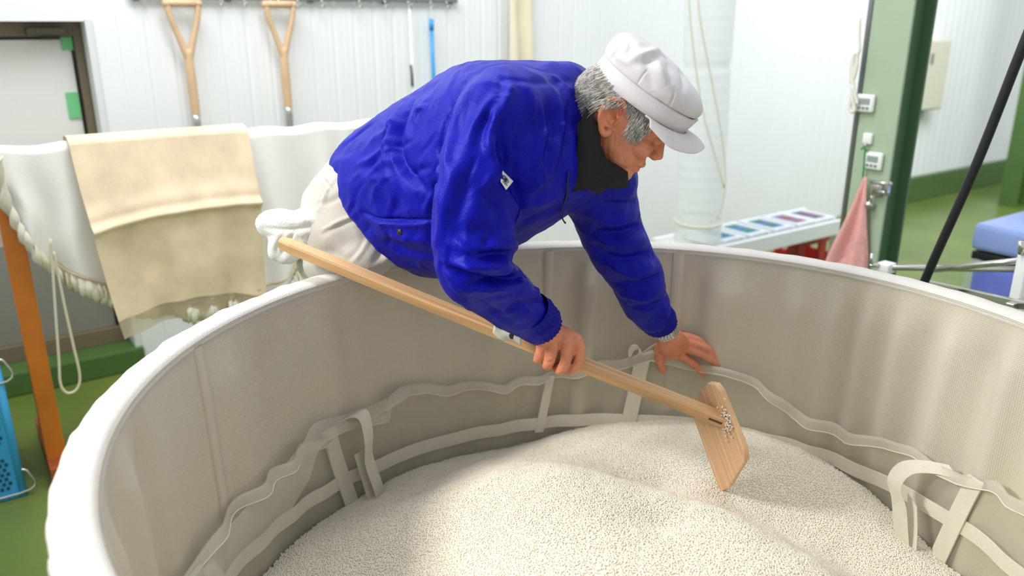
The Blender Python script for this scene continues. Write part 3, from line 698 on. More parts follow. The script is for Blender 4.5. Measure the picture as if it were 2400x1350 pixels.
def bagp(t, k, o=0.0): z = .34 + (bag_top(t) - .34) * k; return VP(t, bag_r(t, k) - o, z)
def bagrad(t, z): return bag_r(t, min(1, max(0, (z - .34) / (bag_top(t) - .34))))
NB = 420; tb = np.linspace(0, 2 * math.pi, NB, endpoint=False)
obj('net_panel', loft([np.array([bagp(t, k) for t in tb]) for k in np.linspace(0, 1, 12)], cap=False), M_net, bag)
def hemring(t):
    w = .5 + .5 * math.sin(t * 17 + 2 * math.sin(t * 4)); u = .5 + .5 * math.sin(t * 9 + 1)
    z = bag_top(t); r = bag_r(t, 1)
    return [VP(t, r - .001, z - .024), VP(t, r - .001, z - .002), VP(t, r - .002 - .002 * u, z + .001), VP(t, r - .004 - .004 * w, z - .008), VP(t, r - .005 - .008 * w, z - .018 - .007 * u)]
hr = [np.array(x) for x in zip(*[hemring(t) for t in tb])]
obj('hem', loft([np.array(h) for h in hr], cap=False), M_net2, bag)
obj('hem_cord', tube(np.array([VP(t, bag_r(t, 1) - .0055 - .008 * (.5 + .5 * math.sin(t * 17 + 2 * math.sin(t * 4))), bag_top(t) - .018 - .007 * (.5 + .5 * math.sin(t * 9 + 1))) for t in np.r_[tb, tb[:1]]]), .0013, 6, cap=False), M_hem, bag)
ZRING = lambda t: .478 + .012 * math.sin(t * 2 + .5)
ring = [[VP(t, bagrad(t, ZRING(t)) - a, ZRING(t) + h) for t in tb] for a, h in ((.000, -.017), (.0022, -.0165), (.0026, 0), (.0022, .0165), (.000, .017))]
obj('ring_tape', loft([np.array(r) for r in ring], cap=False), M_hem, bag, False)
def strap(px0, px1, w=.020):
    a = PCYL(*px0, RBAG); b = PCYL(*px1, RBAG); t0, z0, t1, z1 = TH(a), a[2], TH(b), b[2]; rows = []
    for k in np.linspace(0, 1.0, 14):
        t = t0 + (t1 - t0) * k; z = z0 + (z1 - z0) * k
        rows.append(np.array([VP(t + x * w / VR, bagrad(t, z) - e, z) for x, e in ((-1, .001), (-.97, .0045), (0, .005), (.97, .0045), (1, .001))]))
    return obj('strap', loft(rows, cap=False, closed=False), M_hem, bag, False)
strap((762, 1000), (835, 1215)); strap((1505, 840), (1470, 1000)); strap((2290, 1120), (2190, 1330)); strap((470, 1320), (560, 1420)); strap((1290, 880), (1262, 1010), .012)
def ribbon(pts, wdir, w, name='loop', tw=0.0):
    pts = catmull(np.array(pts, float), 6); rows = []; n = len(pts)
    for i, p in enumerate(pts):
        a = tw * math.sin(math.pi * i / (n - 1)); wd = nrm(np.asarray(wdir) * math.cos(a) + np.array([0, 0.6, .5]) * math.sin(a))
        rows.append(np.array([p - wd * w, p, p + wd * w]))
    o = obj(name, loft(rows, cap=False, closed=False), M_hem, bag, False); md = o.modifiers.new('s', 'SOLIDIFY'); md.thickness = .0016; return o
dl = lambda x, y, o: (lambda p: VP(TH(p), RBAG - o, p[2]))(PCYL(x, y, RBAG))
tg = lambda x, y: (lambda t: np.array([-math.sin(t), math.cos(t), 0]))(TH(PCYL(x, y, RBAG)))
ribbon([dl(800, 985, .005), dl(810, 962, .03), dl(822, 962, .045), dl(826, 1010, .055), dl(830, 1060, .05), dl(846, 1120, .06), dl(853, 1148, .055), dl(846, 1146, .045), dl(836, 1100, .035), dl(824, 1050, .03)], -tg(820, 980), .0165, tw=.9)
ribbon([dl(2240, 1105, .005), dl(2200, 1085, .035), dl(2168, 1082, .06), dl(2152, 1110, .075), dl(2160, 1160, .07), dl(2166, 1220, .07), dl(2170, 1275, .065), dl(2176, 1270, .055), dl(2174, 1220, .045), dl(2170, 1160, .04)], nrm(tg(2200, 1085) + np.array([0, 0, .7])), .016, tw=-.7)
ribbon([dl(1478, 850, .01), dl(1476, 822, .022), dl(1484, 805, .03), dl(1498, 806, .028), dl(1500, 825, .02), dl(1486, 846, .012), dl(1520, 820, .012), dl(1545, 806, .008)], nrm(np.array([.35, .2, -.5])), .009)
fl_ = [(960, 905), (870, 945), (800, 970), (730, 990), (700, 1040), (640, 1110), (590, 1165), (520, 1240), (430, 1352), (380, 1400)]
fi_ = [(940, 925), (880, 960), (800, 1000), (732, 1040), (705, 1110), (690, 1136), (650, 1200), (590, 1280), (520, 1330), (470, 1400)]
rows = [np.array([dl(*p, .008), (dl(*p, .02) + dl(*q, .03)) / 2 + np.array([0, 0, .006]), dl(*q, .026)]) for p, q in zip(catmull(np.array(fl_, float), 4), catmull(np.array(fi_, float), 4))]
obj('folded_flap', loft(rows, cap=False, closed=False), M_net2, bag)

# ------------------------------------------------------------------ the rice
ctrl = [PZ(x, y, z) for x, y, z in ((650, 1300, .40), (720, 1240, .40), (800, 1190, .40), (1000, 1090, .41), (1250, 1040, .42), (1420, 990, .455), (1600, 982, .482), (1800, 1018, .487), (2000, 1118, .457), (2200, 1300, .39), (2290, 1400, .385),
    (880, 1290, .475), (1000, 1195, .52), (1150, 1132, .57), (1300, 1096, .612), (1420, 1124, .612), (1560, 1176, .607), (1700, 1202, .60), (1800, 1262, .59), (1900, 1320, .575), (2010, 1400, .54),
    (1390, 1083, .50), (1490, 1092, .49), (1560, 1138, .483), (1700, 1165, .492), (1830, 1228, .455), (1930, 1275, .435), (2000, 1330, .42), (1340, 1066, .49),
    (1300, 1030, .452), (1600, 1045, .518), (1640, 1090, .522), (1570, 1085, .505), (1450, 1030, .482), (1850, 1090, .50), (2000, 1190, .457), (2120, 1290, .418), (1750, 1100, .51), (1780, 1150, .485),
    (1200, 1250, .60), (1500, 1250, .62), (1560, 1230, .60), (1640, 1240, .617), (1200, 1350, .60), (1600, 1350, .615), (1350, 1180, .63), (900, 1350, .47), (760, 1330, .425))]
ctrl += [np.array(v) for v in ((.2, .8, .585), (.2, .55, .50), (-.2, .7, .44), (.6, .7, .46), (.2, .42, .44), (-.4, .95, .40), (.85, .85, .385), (.9, 1.3, .385), (-.48, 1.2, .395))]
CT = np.array(ctrl)
def tps(a, b): d2 = ((a[:, None, :] - b[None, :, :]) ** 2).sum(2); return np.where(d2 > 1e-12, d2 * np.log(d2 + 1e-12), 0)
n = len(CT); K = tps(CT[:, :2], CT[:, :2]) + np.eye(n) * 6e-5; Pm = np.c_[np.ones(n), CT[:, :2]]
sol = np.linalg.solve(np.block([[K, Pm], [Pm.T, np.zeros((3, 3))]]), np.r_[CT[:, 2], 0, 0, 0])
def rice_z(xy): xy = np.atleast_2d(xy); return tps(xy, CT[:, :2]) @ sol[:n] + np.c_[np.ones(len(xy)), xy] @ sol[n:]
G = 0.0065; RR = VR - .028
gx = np.arange(-RR, RR + G, G); XX, YY = np.meshgrid(gx, gx, indexing='ij'); inside = XX**2 + YY**2 < RR**2
pts2 = np.c_[XX.ravel() + VC[0], YY.ravel() + VC[1]]; zz = np.zeros(len(pts2)); ii = inside.ravel()
zz[ii] = rice_z(pts2[ii])
idx = -np.ones(len(pts2), int); idx[ii] = np.arange(ii.sum())
zz[ii] += np.array([.0035 * noise.noise(Vector((x * 16, y * 16, 1))) + .0015 * noise.noise(Vector((x * 45, y * 45, 3))) for x, y in pts2[ii]])
m_ = len(gx); F = []
I2 = idx.reshape(m_, m_)
for i in range(m_ - 1):
    for j in range(m_ - 1):
        q = (I2[i, j], I2[i + 1, j], I2[i + 1, j + 1], I2[i, j + 1])
        if min(q) >= 0: F.append(q)
rice = obj('rice_heap', (np.c_[pts2[ii], zz[ii]], F), M_rice)
props(rice, 'heap of white polished rice grains filling the vat, hollowed in front of the paddle', 'rice', kind='stuff')
def grains(o, density, size, seed=0):
    ng = bpy.data.node_groups.new('rice_grains', 'GeometryNodeTree')
    ng.interface.new_socket('Geometry', in_out='INPUT', socket_type='NodeSocketGeometry'); ng.interface.new_socket('Geometry', in_out='OUTPUT', socket_type='NodeSocketGeometry')
    N = ng.nodes.new; L = ng.links.new
    gi = N('NodeGroupInput'); go = N('NodeGroupOutput'); ds = N('GeometryNodeDistributePointsOnFaces'); ds.inputs['Density'].default_value = density; ds.inputs['Seed'].default_value = seed
    ico = N('GeometryNodeMeshIcoSphere'); ico.inputs['Radius'].default_value = 1; ico.inputs['Subdivisions'].default_value = 2
    tr = N('GeometryNodeTransform'); sp_ = N('GeometryNodeSetPosition'); sp_.inputs['Offset'].default_value = (0, 0, size * .45)
    tr.inputs[0].hide_value = False; tr.inputs['Scale'].default_value = (size * .74, size * .60, size * .60)
    sm = N('GeometryNodeSetMaterial'); sm.inputs['Material'].default_value = M_rice
    iop = N('GeometryNodeInstanceOnPoints'); jn = N('GeometryNodeJoinGeometry')
    rv = N('FunctionNodeRandomValue'); rv.data_type = 'FLOAT_VECTOR'; rv.inputs[0].default_value = (0, 0, 0); rv.inputs[1].default_value = (6.28, 6.28, 6.28)
    rs = N('FunctionNodeRandomValue'); rs.data_type = 'FLOAT'; rs.inputs[2].default_value = .8; rs.inputs[3].default_value = 1.25
    ss = N('GeometryNodeSetShadeSmooth')
    L(gi.outputs[0], ds.inputs[0]); L(ds.outputs['Points'], sp_.inputs[0]); L(sp_.outputs[0], iop.inputs['Points']); L(ico.outputs[0], tr.inputs[0]); L(tr.outputs[0], ss.inputs[0]); L(ss.outputs[0], sm.inputs[0]); L(sm.outputs[0], iop.inputs['Instance'])
    L(rv.outputs[0], iop.inputs['Rotation']); L(rs.outputs[1], iop.inputs['Scale']); L(iop.outputs[0], jn.inputs[0]); L(gi.outputs[0], jn.inputs[0]); L(jn.outputs[0], go.inputs[0])
    md = o.modifiers.new('grains', 'NODES'); md.node_group = ng
grains(rice, 165000, .00245)

# ------------------------------------------------------------------ the wooden paddle
HA = P(657, 567, 1.655); HB = P(1703, 986, 1.455)
hdir = nrm(HB - HA); hs = nrm(np.cross(hdir, [0, 0, 1])); hu = np.cross(hs, hdir)   # hs faces the camera side
if hs[1] > 0: hs = -hs
hu = nrm(np.cross(hs, hdir)); hu = hu if hu[2] > 0 else -hu
hs, hu = hs * math.cos(.38) - hu * math.sin(.38), hu * math.cos(.38) + hs * math.sin(.38)
pad = thing('paddle', P(1700, 1130, 1.46), 'long wooden rice paddle with a square handle and slanted blade held in the right hand', 'paddle')
hv, hf = [], []
ringH = []
for k in np.linspace(0, 1, 40):
    c = HA + (HB - HA) * k - np.array([0, 0, 1]) * .010 * math.sin(math.pi * k) * .4; a, b, bv = .0125, .0135, .003
    e = 1.0 if .012 < k else .8
    ringH.append(np.array([c + hs * x * e + hu * y * e for x, y in ((a - bv, b), (a, b - bv), (a, -b + bv), (a - bv, -b), (-a + bv, -b), (-a, -b + bv), (-a, b - bv), (-a + bv, b))]))
vf = loft(ringH)
uvh = np.array([(k * 1.07, .0031 * i) for k in np.linspace(0, 1, 40) for i in range(8)])
obj('handle', vf, M_wood, pad, False, uv=uvh)
# blade outline in its own plane: seen corners give its two directions
TLc = P(1662, 897, 1.47); BRc = P(1706, 1147, 1.475)
dB = 1.455
c_top = P(1664, 930, dB); c_bot = P(1718, 1118, dB - .012)
bu = nrm(P(1752, 1085, dB - .012) - P(1690, 915, dB + .012))            # along the long edge
bn_ = nrm(np.cross(bu, hdir)); 
bx = nrm(P(1715, 1000, dB - .035) - P(1640, 985, dB + .045))            # across the blade
bx = nrm(bx - bu * np.dot(bx, bu)); bn = nrm(np.cross(bu, bx))
bcn = P(1694, 1020, 1.478)
def onblade(x, y): r = ray(x, y); t = np.dot(bn, bcn - EYE) / np.dot(bn, r); p = r * t + EYE - bcn; return float(p @ bx), float(p @ bu)
out = [onblade(*q) for q in ((1662, 896), (1682, 899), (1694, 915), (1750, 1052), (1752, 1078), (1714, 1140), (1698, 1148), (1688, 1138), (1630, 975), (1629, 945), (1640, 920))]
def blade_mesh(th):
    bm = bmesh.new(); vs = [bm.verts.new(Vector(bcn + bx * x + bu * y - bn * th / 2)) for x, y in out]
    f = bm.faces.new(vs); r = bmesh.ops.extrude_face_region(bm, geom=[f])
    bmesh.ops.translate(bm, verts=[v for v in r['geom'] if isinstance(v, bmesh.types.BMVert)], vec=Vector(bn * th))
    bmesh.ops.recalc_face_normals(bm, faces=bm.faces[:]); bmesh.ops.bevel(bm, geom=bm.edges[:], offset=.003, segments=2, affect='EDGES', profile=.6)
    bm.verts.index_update(); V = np.array([v.co[:] for v in bm.verts]); F = [[v.index for v in g.verts] for g in bm.faces]; bm.free(); return V, F
bv_ = blade_mesh(.014)
uvb = np.c_[(bv_[0] - bcn) @ bu, (bv_[0] - bcn) @ bx]
obj('blade', bv_, M_blade, pad, False, uv=uvb)
tn = HB + hdir * .003
obj('tenon', box(tn, hdir * .008, hs * .008, hu * .010, .002), mat('dark_end_grain', (120, 84, 50), .6, .2, 60), pad, False)
obj('scorch_mark', box(HB - hdir * .022 + hs * .0126, hdir * .014, hu * .003, hs * .0003), mat('burnt_wood', (96, 66, 40), .7), pad, False)
gr = []
for k in range(110):
    a = RNG.normal(0, 1, 2); sg = -1 if bn @ ray(1700, 990) > 0 else 1; px = onblade(1710 + a[0] * 6 + a[1] * 3, 984 + a[1] * 17)
    c = bcn + bx * px[0] + bu * px[1] + bn * sg * (.0085 + abs(RNG.normal(0, .003)))
    d1 = nrm(RNG.normal(0, 1, 3)); d2 = nrm(np.cross(d1, RNG.normal(0, 1, 3))); gr.append(ell(c, d1 * .0026, d2 * .0018, np.cross(d1, d2) * .0018, 6, 4))
g = obj('rice_clump', join(*gr), M_rice)
props(g, 'small clump of rice grains stuck on the paddle where the handle meets the blade', 'rice', kind='stuff')

# ------------------------------------------------------------------ the person
man = thing('person', PZ(830, 640, 0.0) * 0 + np.array([-.42, 1.93, 0.0]), 'person in blue jacket and white cap leaning over the vat rim, gripping the paddle', 'person')
# head frame: O between the ears, hF to the nose, hU to the crown, hS towards the camera side
hr_ = nrm(ray(1490, 250)); hR = nrm(np.cross(hr_, [0, 0, 1])); hUp = np.cross(hR, hr_)
PHI = math.radians(47)
hU = hR * math.cos(PHI) + hUp * math.sin(PHI); hF = hR * math.sin(PHI) - hUp * math.cos(PHI)
yw = math.radians(4); hF, hS = hF * math.cos(yw) + hr_ * math.sin(yw), -hr_ * math.cos(yw) + hF * math.sin(yw)
hS = nrm(np.cross(hU, hF)); hS = hS if hS[1] < 0 else -hS
rl = math.radians(9); hU, hS = nrm(hU * math.cos(rl) + hS * math.sin(rl)), nrm(hS * math.cos(rl) - hU * math.sin(rl))
HO = P(1437, 277, 1.565)
def HL(f, u, s=0.0): return HO + hF * f + hU * u + hS * s
def hell(f, u, s, rf, ru, rs, tilt=0.0, n=20, m=14):
    c, sn = math.cos(tilt), math.sin(tilt)
    return ell(HL(f, u, s), (hF * c + hU * sn) * rf, (hU * c - hF * sn) * ru, hS * rs, n, m)
prof = [  # u, front, back, half width
    (.142, -.005, -.028, .012), (.138, .030, -.050, .040), (.125, .058, -.062, .056), (.105, .080, -.076, .067), (.080, .093, -.083, .0735), (.055, .099, -.086, .0755),
    (.040, .0945, -.087, .0758), (.025, .0925, -.087, .0748), (.005, .097, -.083, .0725), (-.010, .0985, -.072, .070), (-.022, .1005, -.055, .0675), (-.033, .0975, -.036, .0645),
    (-.045, .0960, -.012, .060), (-.056, .0985, .012, .053), (-.067, .0960, .032, .043), (-.076, .083, .045, .027), (-.080, .070, .055, .010)]
def hslice(u, f, b, w):
    n = 40; c = (f + b) / 2; a = (f - b) / 2; R_ = []
    for k in range(n):
        t = 2 * math.pi * k / n; x, y = math.cos(t), math.sin(t)
        px_ = .80 if x > 0 else .95; py_ = .88
        R_.append(HL(c + a * math.copysign(abs(x) ** px_, x) + (.012 if False else 0), u, w * math.copysign(abs(y) ** py_, y)))
    return np.array(R_)
pr = catmull(np.array(prof), 3)
skull = loft([hslice(*q) for q in pr])
nose = loft([np.array([HL(f + d * .6, u, 0) * 0 + HL(f - .020 + .020 * math.cos(t), u, w * math.sin(t)) for t in np.linspace(-math.pi, math.pi, 17)[:-1] for d in (0,)]) for u, f, w in
             ((.050, .096, .007), (.040, .101, .008), (.030, .108, .009), (.021, .1155, .011), (.014, .121, .0125), (.009, .122, .013), (.003, .117, .012), (-.001, .108, .010))])
feat = [skull, nose]
for s in (-1, 1):
    feat += [hell(.103, .006, s * .0135, .012, .008, .0078), hell(.083, .052, s * .030, .017, .009, .022, .15), hell(.066, .008, s * .043, .030, .024, .024, -.2), hell(.060, -.028, s * .040, .026, .026, .020), hell(.0, -.040, s * .045, .030, .022, .018, .5)]
    # ear: rim, lobe, bowl edge
    E0 = lambda a, b, o=0.0: HL(-.006 + a * math.cos(.30) - b * math.sin(.30), (.010 if s > 0 else 0) + b * math.cos(.30) + a * math.sin(.30), s * (.073 + o))
    feat += [tube([E0(.010, .012, -.004), E0(.014, .026, .006), E0(.004, .038, .013), E0(-.012, .036, .018), E0(-.022, .020, .020), E0(-.020, .000, .018), E0(-.012, -.016, .012), E0(-.003, -.027, .007), E0(.006, -.026, .003), E0(.009, -.016, .0)], [.004, .0046, .005, .005, .005, .0048, .0052, .007, .0065, .005], 10, 4),
             tube([E0(-.010, .022, .013), E0(-.013, .006, .014), E0(-.006, -.009, .010), E0(.004, -.012, .007)], [.0035, .0042, .004, .0035], 8, 4),
             ell(E0(-.006, .004, -.004), (E0(1, 0) - E0(0, 0)) * .018, (E0(0, 1) - E0(0, 0)) * .031, hS * .0085), ell(E0(.010, .000, .0), (E0(1, 0) - E0(0, 0)) * .006, (E0(0, 1) - E0(0, 0)) * .009, hS * .008)]
feat += [hell(.0985, -.0225, 0, .0105, .0075, .022, .1), hell(.0975, -.0365, 0, .0100, .0080, .020), hell(.094, -.059, 0, .013, .014, .019), hell(.0925, -.048, 0, .0115, .012, .018), hell(.090, -.020, 0, .014, .014, .028)]
neck0 = HL(-.030, -.010); neckb = P(1372, 320, 1.585)
feat.append(tube([HL(-.020, .030), neck0, (neck0 + neckb) / 2 + np.array([.004, 0, -.006]), neckb, neckb * 2 - (neck0 + neckb) / 2], [.052, .057, .057, .064, .075], 28, 4))
feat.append(tube([HL(.050, -.060), HL(.010, -.075), P(1400, 395, 1.57)], [.026, .036, .042], 20, 4))
# torso core and limbs inside the clothes
SPl = [P(860, 480, 1.87), P(960, 400, 1.81), P(1090, 350, 1.74), P(1230, 320, 1.66), P(1330, 300, 1.61), P(1380, 310, 1.585)]
feat.append(tube(SPl, [.125, .120, .130, .125, .095, .06], 24, 4))
SHr = P(1190, 285, 1.46); ELr = P(1108, 612, 1.40); WRr = P(1276, 782, 1.500)
SHl = P(1392, 330, 1.67); ELl = P(1462, 590, 1.715); WRl = P(1560, 775, 1.79)
feat.append(tube([P(1260, 290, 1.6), SHr, (SHr + ELr) / 2, ELr], [.075, .058, .050, .042], 20, 5))
feat.append(tube([ELr + (SHr - ELr) * .06, ELr, (ELr + WRr) / 2, ELr + (WRr - ELr) * .85, WRr], [.042, .043, .040, .029, .026], 20, 4))
feat.append(tube([P(1330, 310, 1.64), SHl, (SHl + ELl) / 2, ELl], [.075, .058, .050, .042], 20, 5))
feat.append(tube([ELl + (SHl - ELl) * .06, ELl, (ELl + WRl) / 2, ELl + (WRl - ELl) * .85, WRl], [.042, .042, .038, .029, .027], 20, 4))
HIPn = P(862, 500, 1.80); HIPf = HIPn + np.array([.06, .20, .0])
def legpath(h, sh): return [h, np.array([h[0] - .035, h[1] + .06 + sh, .80]), np.array([h[0] - .06, h[1] + .13 + sh, .46]), np.array([h[0] - .10, h[1] + .15 + sh, .10]), np.array([h[0] - .10, h[1] + .15 + sh, .06])]
for h in (HIPn, HIPf):
    lp = legpath(h, 0); feat.append(tube(lp, [.085, .078, .055, .038, .038], 20, 5))
    feat.append(ell(lp[-1] + np.array([.06, -.03, -.02]), np.array([.12, -.06, 0]), np.array([.02, .04, 0]), np.array([0, 0, .038])))
# right hand closed round the handle
hC = HA + (HB - HA) * .630; ha = hdir
hv_ = nrm(np.cross(hR, [0, 0, 0]) + (np.array([0, math.sin(PITCH), math.cos(PITCH)])) ); hv_ = nrm(hv_ - ha * np.dot(hv_, ha)); hn = np.cross(ha, hv_); hn = hn if hn[1] < 0 else -hn
def HR(a, v, n_): return hC + ha * a + hv_ * v + hn * n_
fing = dict(index=([(-.012, .046, .030), (.028, .042, .030), (.048, .012, .034), (.044, -.018, .022), (.026, -.026, .002)], [.0125, .0130, .0114, .0102, .0088]),
            middle=([(-.020, .040, .036), (.011, .033, .041), (.025, -.004, .041), (.021, -.028, .024), (.010, -.028, .000)], [.0130, .0134, .0118, .0106, .0090]),
            ring=([(-.030, .034, .036), (-.011, .022, .041), (-.005, -.014, .037), (-.006, -.030, .020), (-.008, -.026, -.002)], [.0125, .0130, .0114, .0102, .0088]),
            little=([(-.040, .028, .032), (-.032, .012, .036), (-.028, -.016, .030), (-.028, -.027, .014), (-.028, -.022, -.004)], [.0115, .0120, .0105, .0094, .0082]))
for p_, r_ in fing.values(): feat.append(tube([HR(*q) for q in p_], r_, 14, 5)); feat += [ball(HR(*p_[-1]), r_[-1]), ball(HR(*p_[1]), r_[1] * 1.06)]
feat.append(tube([WRr - ha * .012, WRr, HR(-.030, .036, .026), HR(-.014, .030, .030), HR(-.002, .022, .030)], [.024, .025, .027, .028, .020], 20, 5, flat=1.15, ref=hn))
feat.append(tube([HR(-.040, .040, .022), HR(-.032, .026, .030), HR(-.030, .008, .026)], [.024, .022, .014], 16, 4))
feat.append(tube([HR(-.026, .044, .012), HR(.008, .038, -.006), HR(.034, .020, -.016), HR(.050, .004, -.016)], [.016, .014, .0115, .009], 14, 5))
feat.append(ball(HR(.050, .004, -.016), .0088))
# left hand spread on the lining
Lw = lambda x, y, o: PCYL(x, y, VR - .012 - o)
lm = [WRl, P(1566, 800, 1.79), Lw(1582, 818, .030)]
feat.append(tube([WRl + (ELl - WRl) * .1, WRl, P(1570, 796, 1.79), Lw(1586, 815, .034), Lw(1600, 826, .024)], [.026, .027, .033, .036, .024], 22, 5, flat=.62, ref=nrm(np.cross(P(1570, 796, 1.79) - WRl, [1, .2, .6]))))
for pts_, r_ in (([(1572, 812, .030), (1598, 834, .024), (1626, 853, .020), (1640, 866, .014), (1650, 877, .011)], [.0125, .0118, .0105, .0095, .0080]),
                 ([(1580, 806, .034), (1616, 818, .026), (1652, 832, .022), (1672, 846, .014), (1686, 856, .011)], [.0125, .0120, .0106, .0095, .0080]),
                 ([(1582, 796, .032), (1620, 803, .024), (1652, 814, .020), (1668, 828, .012), (1678, 840, .010)], [.0115, .0112, .0100, .0090, .0076]),
                 ([(1580, 786, .028), (1614, 790, .020), (1638, 798, .016), (1650, 808, .011), (1658, 816, .009)], [.0105, .0100, .0090, .0080, .0070]),
                 ([(1556, 796, .040), (1547, 822, .044), (1547, 846, .034), (1551, 860, .024), (1553, 868, .018)], [.0150, .0145, .0125, .0110, .0090])):
    q = [Lw(*p_) for p_ in pts_]; feat.append(tube(q, r_, 14, 5)); feat.append(ball(q[-1], r_[-1])); feat.append(ball(q[1], r_[1] * 1.05))
bV, bF, bN = fuse(feat, .0020, 4, .4)
bV = folds(bV, bF, bN, [
    ([(1434, 262), (1441, 272), (1438, 284)], .0055, -.0095), ([(1448, 250), (1432, 250), (1422, 268), (1420, 292)], .0026, -.0035), ([(1452, 272), (1456, 284)], .004, .002),
    ([(1507, 366), (1494, 384), (1490, 392)], .0030, -.0012), ([(1536, 350), (1520, 366), (1508, 382)], .0040, -.0030), ([(1528, 350), (1512, 364), (1500, 378)], .006, .0015), ([(1470, 360), (1462, 378), (1466, 396)], .004, -.0012), ([(1490, 325), (1500, 338), (1512, 345)], .004, -.0012), ([(1497, 379), (1510, 374)], .0022, -.0022), ([(1480, 395), (1492, 390)], .004, -.0010),
    ([(1436, 300), (1440, 320), (1437, 345)], .0022, -.0012), ([(1444, 300), (1450, 325), (1446, 350)], .0022, -.0010), ([(1425, 330), (1422, 360), (1430, 385)], .004, -.0014), ([(1448, 385), (1460, 398), (1458, 404)], .004, -.0012),
    ([(1515, 335), (1525, 338), (1533, 336)], .003, -.0016), ([(1508, 341), (1518, 346), (1528, 345)], .003, -.0010),
    ([(1348, 832), (1340, 848), (1334, 866)], .0026, -.0030), ([(1328, 842), (1316, 852), (1308, 860)], .0024, -.0028), ([(1303, 840), (1290, 848), (1282, 849)], .0022, -.0026),
    ([(1305, 768), (1330, 795), (1343, 812)], .003, .0022), ([(1312, 758), (1345, 780), (1362, 792)], .003, .0020), ([(1285, 790), (1305, 812), (1312, 822)], .003, .0012), ([(1268, 800), (1275, 815)], .003, .0010),
    ([(1575, 790), (1600, 815)], .003, .0014), ([(1585, 785), (1612, 804)], .003, .0014), ([(1556, 842), (1547, 842)], .002, -.0010)])
body = obj('body', (bV, bF), M_skin, man)
# eyes and eyebrows
for s in (-1, 1):
    e = obj('eye', hell(.0785, .033, s * .031, .0115, .0115, .0115), M_white, man); obj('iris', hell(.0875, .029, s * .031, .003, .005, .005), M_dark, e)
    obj('eyelid', hell(.0800, .0350, s * .031, .0140, .0120, .017, -.2), M_skin, man)
    obj('eyebrow', tube([HL(.101, .050, s * .014), HL(.099, .055, s * .030), HL(.088, .053, s * .046)], [.003, .0042, .002], 8, 4), M_hair, man)
# hair: a cap of short grey strands
hv_pts = []; hfc = []
hb = BVHTree.FromPolygons(bV.tolist(), bF)
def head_hit(f, u, s):
    o_ = HL(0.0, .045, 0); d_ = HL(f, u, s) - o_
    L_ = 0.16; h = hb.ray_cast(Vector(o_ + nrm(d_) * L_), Vector(-nrm(d_))); return h
strands = []
cnt = 0
while len(strands) < 3400 and cnt < 40000:
    cnt += 1
    d_ = nrm(RNG.normal(0, 1, 3)); f, u, s = d_ * .1 + np.array([0, .045, 0]); f, u, s = d_[0] * .1, .045 + d_[1] * .1, d_[2] * .1
    h = head_hit(f, u, s)
    if h[0] is None: continue
    q = np.array(h[0][:]) - HO; f, u, s = q @ hF, q @ hU, q @ hS
    if abs(s) > .078 and -.03 < f < .012 and u < .03: continue
    okb = u < .064 and (f < -.012 and u > -.045 + .35 * max(0, f + .07)) or (u < .064 and f < -.03 and u > -.05)
    ear = abs(s) > .045 and -.034 < f < .012 and u < .022
    side = abs(s) > .045 and (.020 + .3 * max(0, .04 - u)) * (u < .045) < f < .056 - .25 * max(0, .03 - u) and u > .000 + .5 * max(0, f - .045) and u > .016 and u < .056
    top = u > .048 and u < .058 and f < .02
    if (okb or side or top) and not (ear and not side): strands.append((f, u, s, np.array(h[0][:]), np.array(h[1][:])))
for f, u, s, p0, n0 in strands:
    fl = -.55 if f < .0 else .22
    down = nrm(hF * (fl + RNG.normal(0, .18)) - hU * (1.0) + hS * RNG.normal(0, .22) + n0 * .25); down = nrm(down - n0 * (down @ n0) * .75)
    L_ = RNG.uniform(.022, .040) if f < 0 else RNG.uniform(.010, .019); w_ = RNG.uniform(.0006, .0011)
    if f > -.036 and abs(s) > .05 and u > .02 and f < .016: L_ = .011
    sd = nrm(np.cross(down, n0)); b0 = len(hv_pts)
    for k in range(4):
        t = k / 3; c = p0 + n0 * (.0015 + .0055 * math.sin(t * 2.2)) + down * L_ * t - hU * .004 * t * t + (n0 * -.002 * t * t)
        ww = w_ * (1 - t * .85) + .0001
        hv_pts += [c + sd * ww, c - sd * ww, c + n0 * ww * 1.2]
    for k in range(3):
        a = b0 + 3 * k; hfc += [[a, a + 1, a + 4, a + 3], [a + 1, a + 2, a + 5, a + 4], [a + 2, a, a + 3, a + 5]]
hair = obj('hair', (np.array(hv_pts), hfc), M_hair, man)
# under-layer of the hair so no skin shows through
sel = {}
C3 = bV - HO; cf, cu_, cs = C3 @ hF, C3 @ hU, C3 @ hS; near = (np.abs(cs) < .085) & (cf > -.12) & (cf < .13) & (cu_ > -.06) & (cu_ < .16)
mask = near & (((cf < -.020) & (cu_ > -.042) & ~((np.abs(cs) > .045) & (cf > -.036) & (cu_ < .02))) | ((cu_ > .048) & (cf < .07)) | ((np.abs(cs) > .05) & (cf > .028) & (cf < .046 - .3 * np.maximum(0, .03 - cu_)) & (cu_ > .022)))
fs = [q for q in bF if all(mask[i] for i in q)]
ids = sorted({i for q in fs for i in q}); mp_ = {i: k for k, i in enumerate(ids)}
obj('scalp_hair', (bV[ids] + bN[ids] * .0016, [[mp_[i] for i in q] for q in fs]), mat('grey_hair_root', (140, 136, 129), .7, .3, 160), hair)

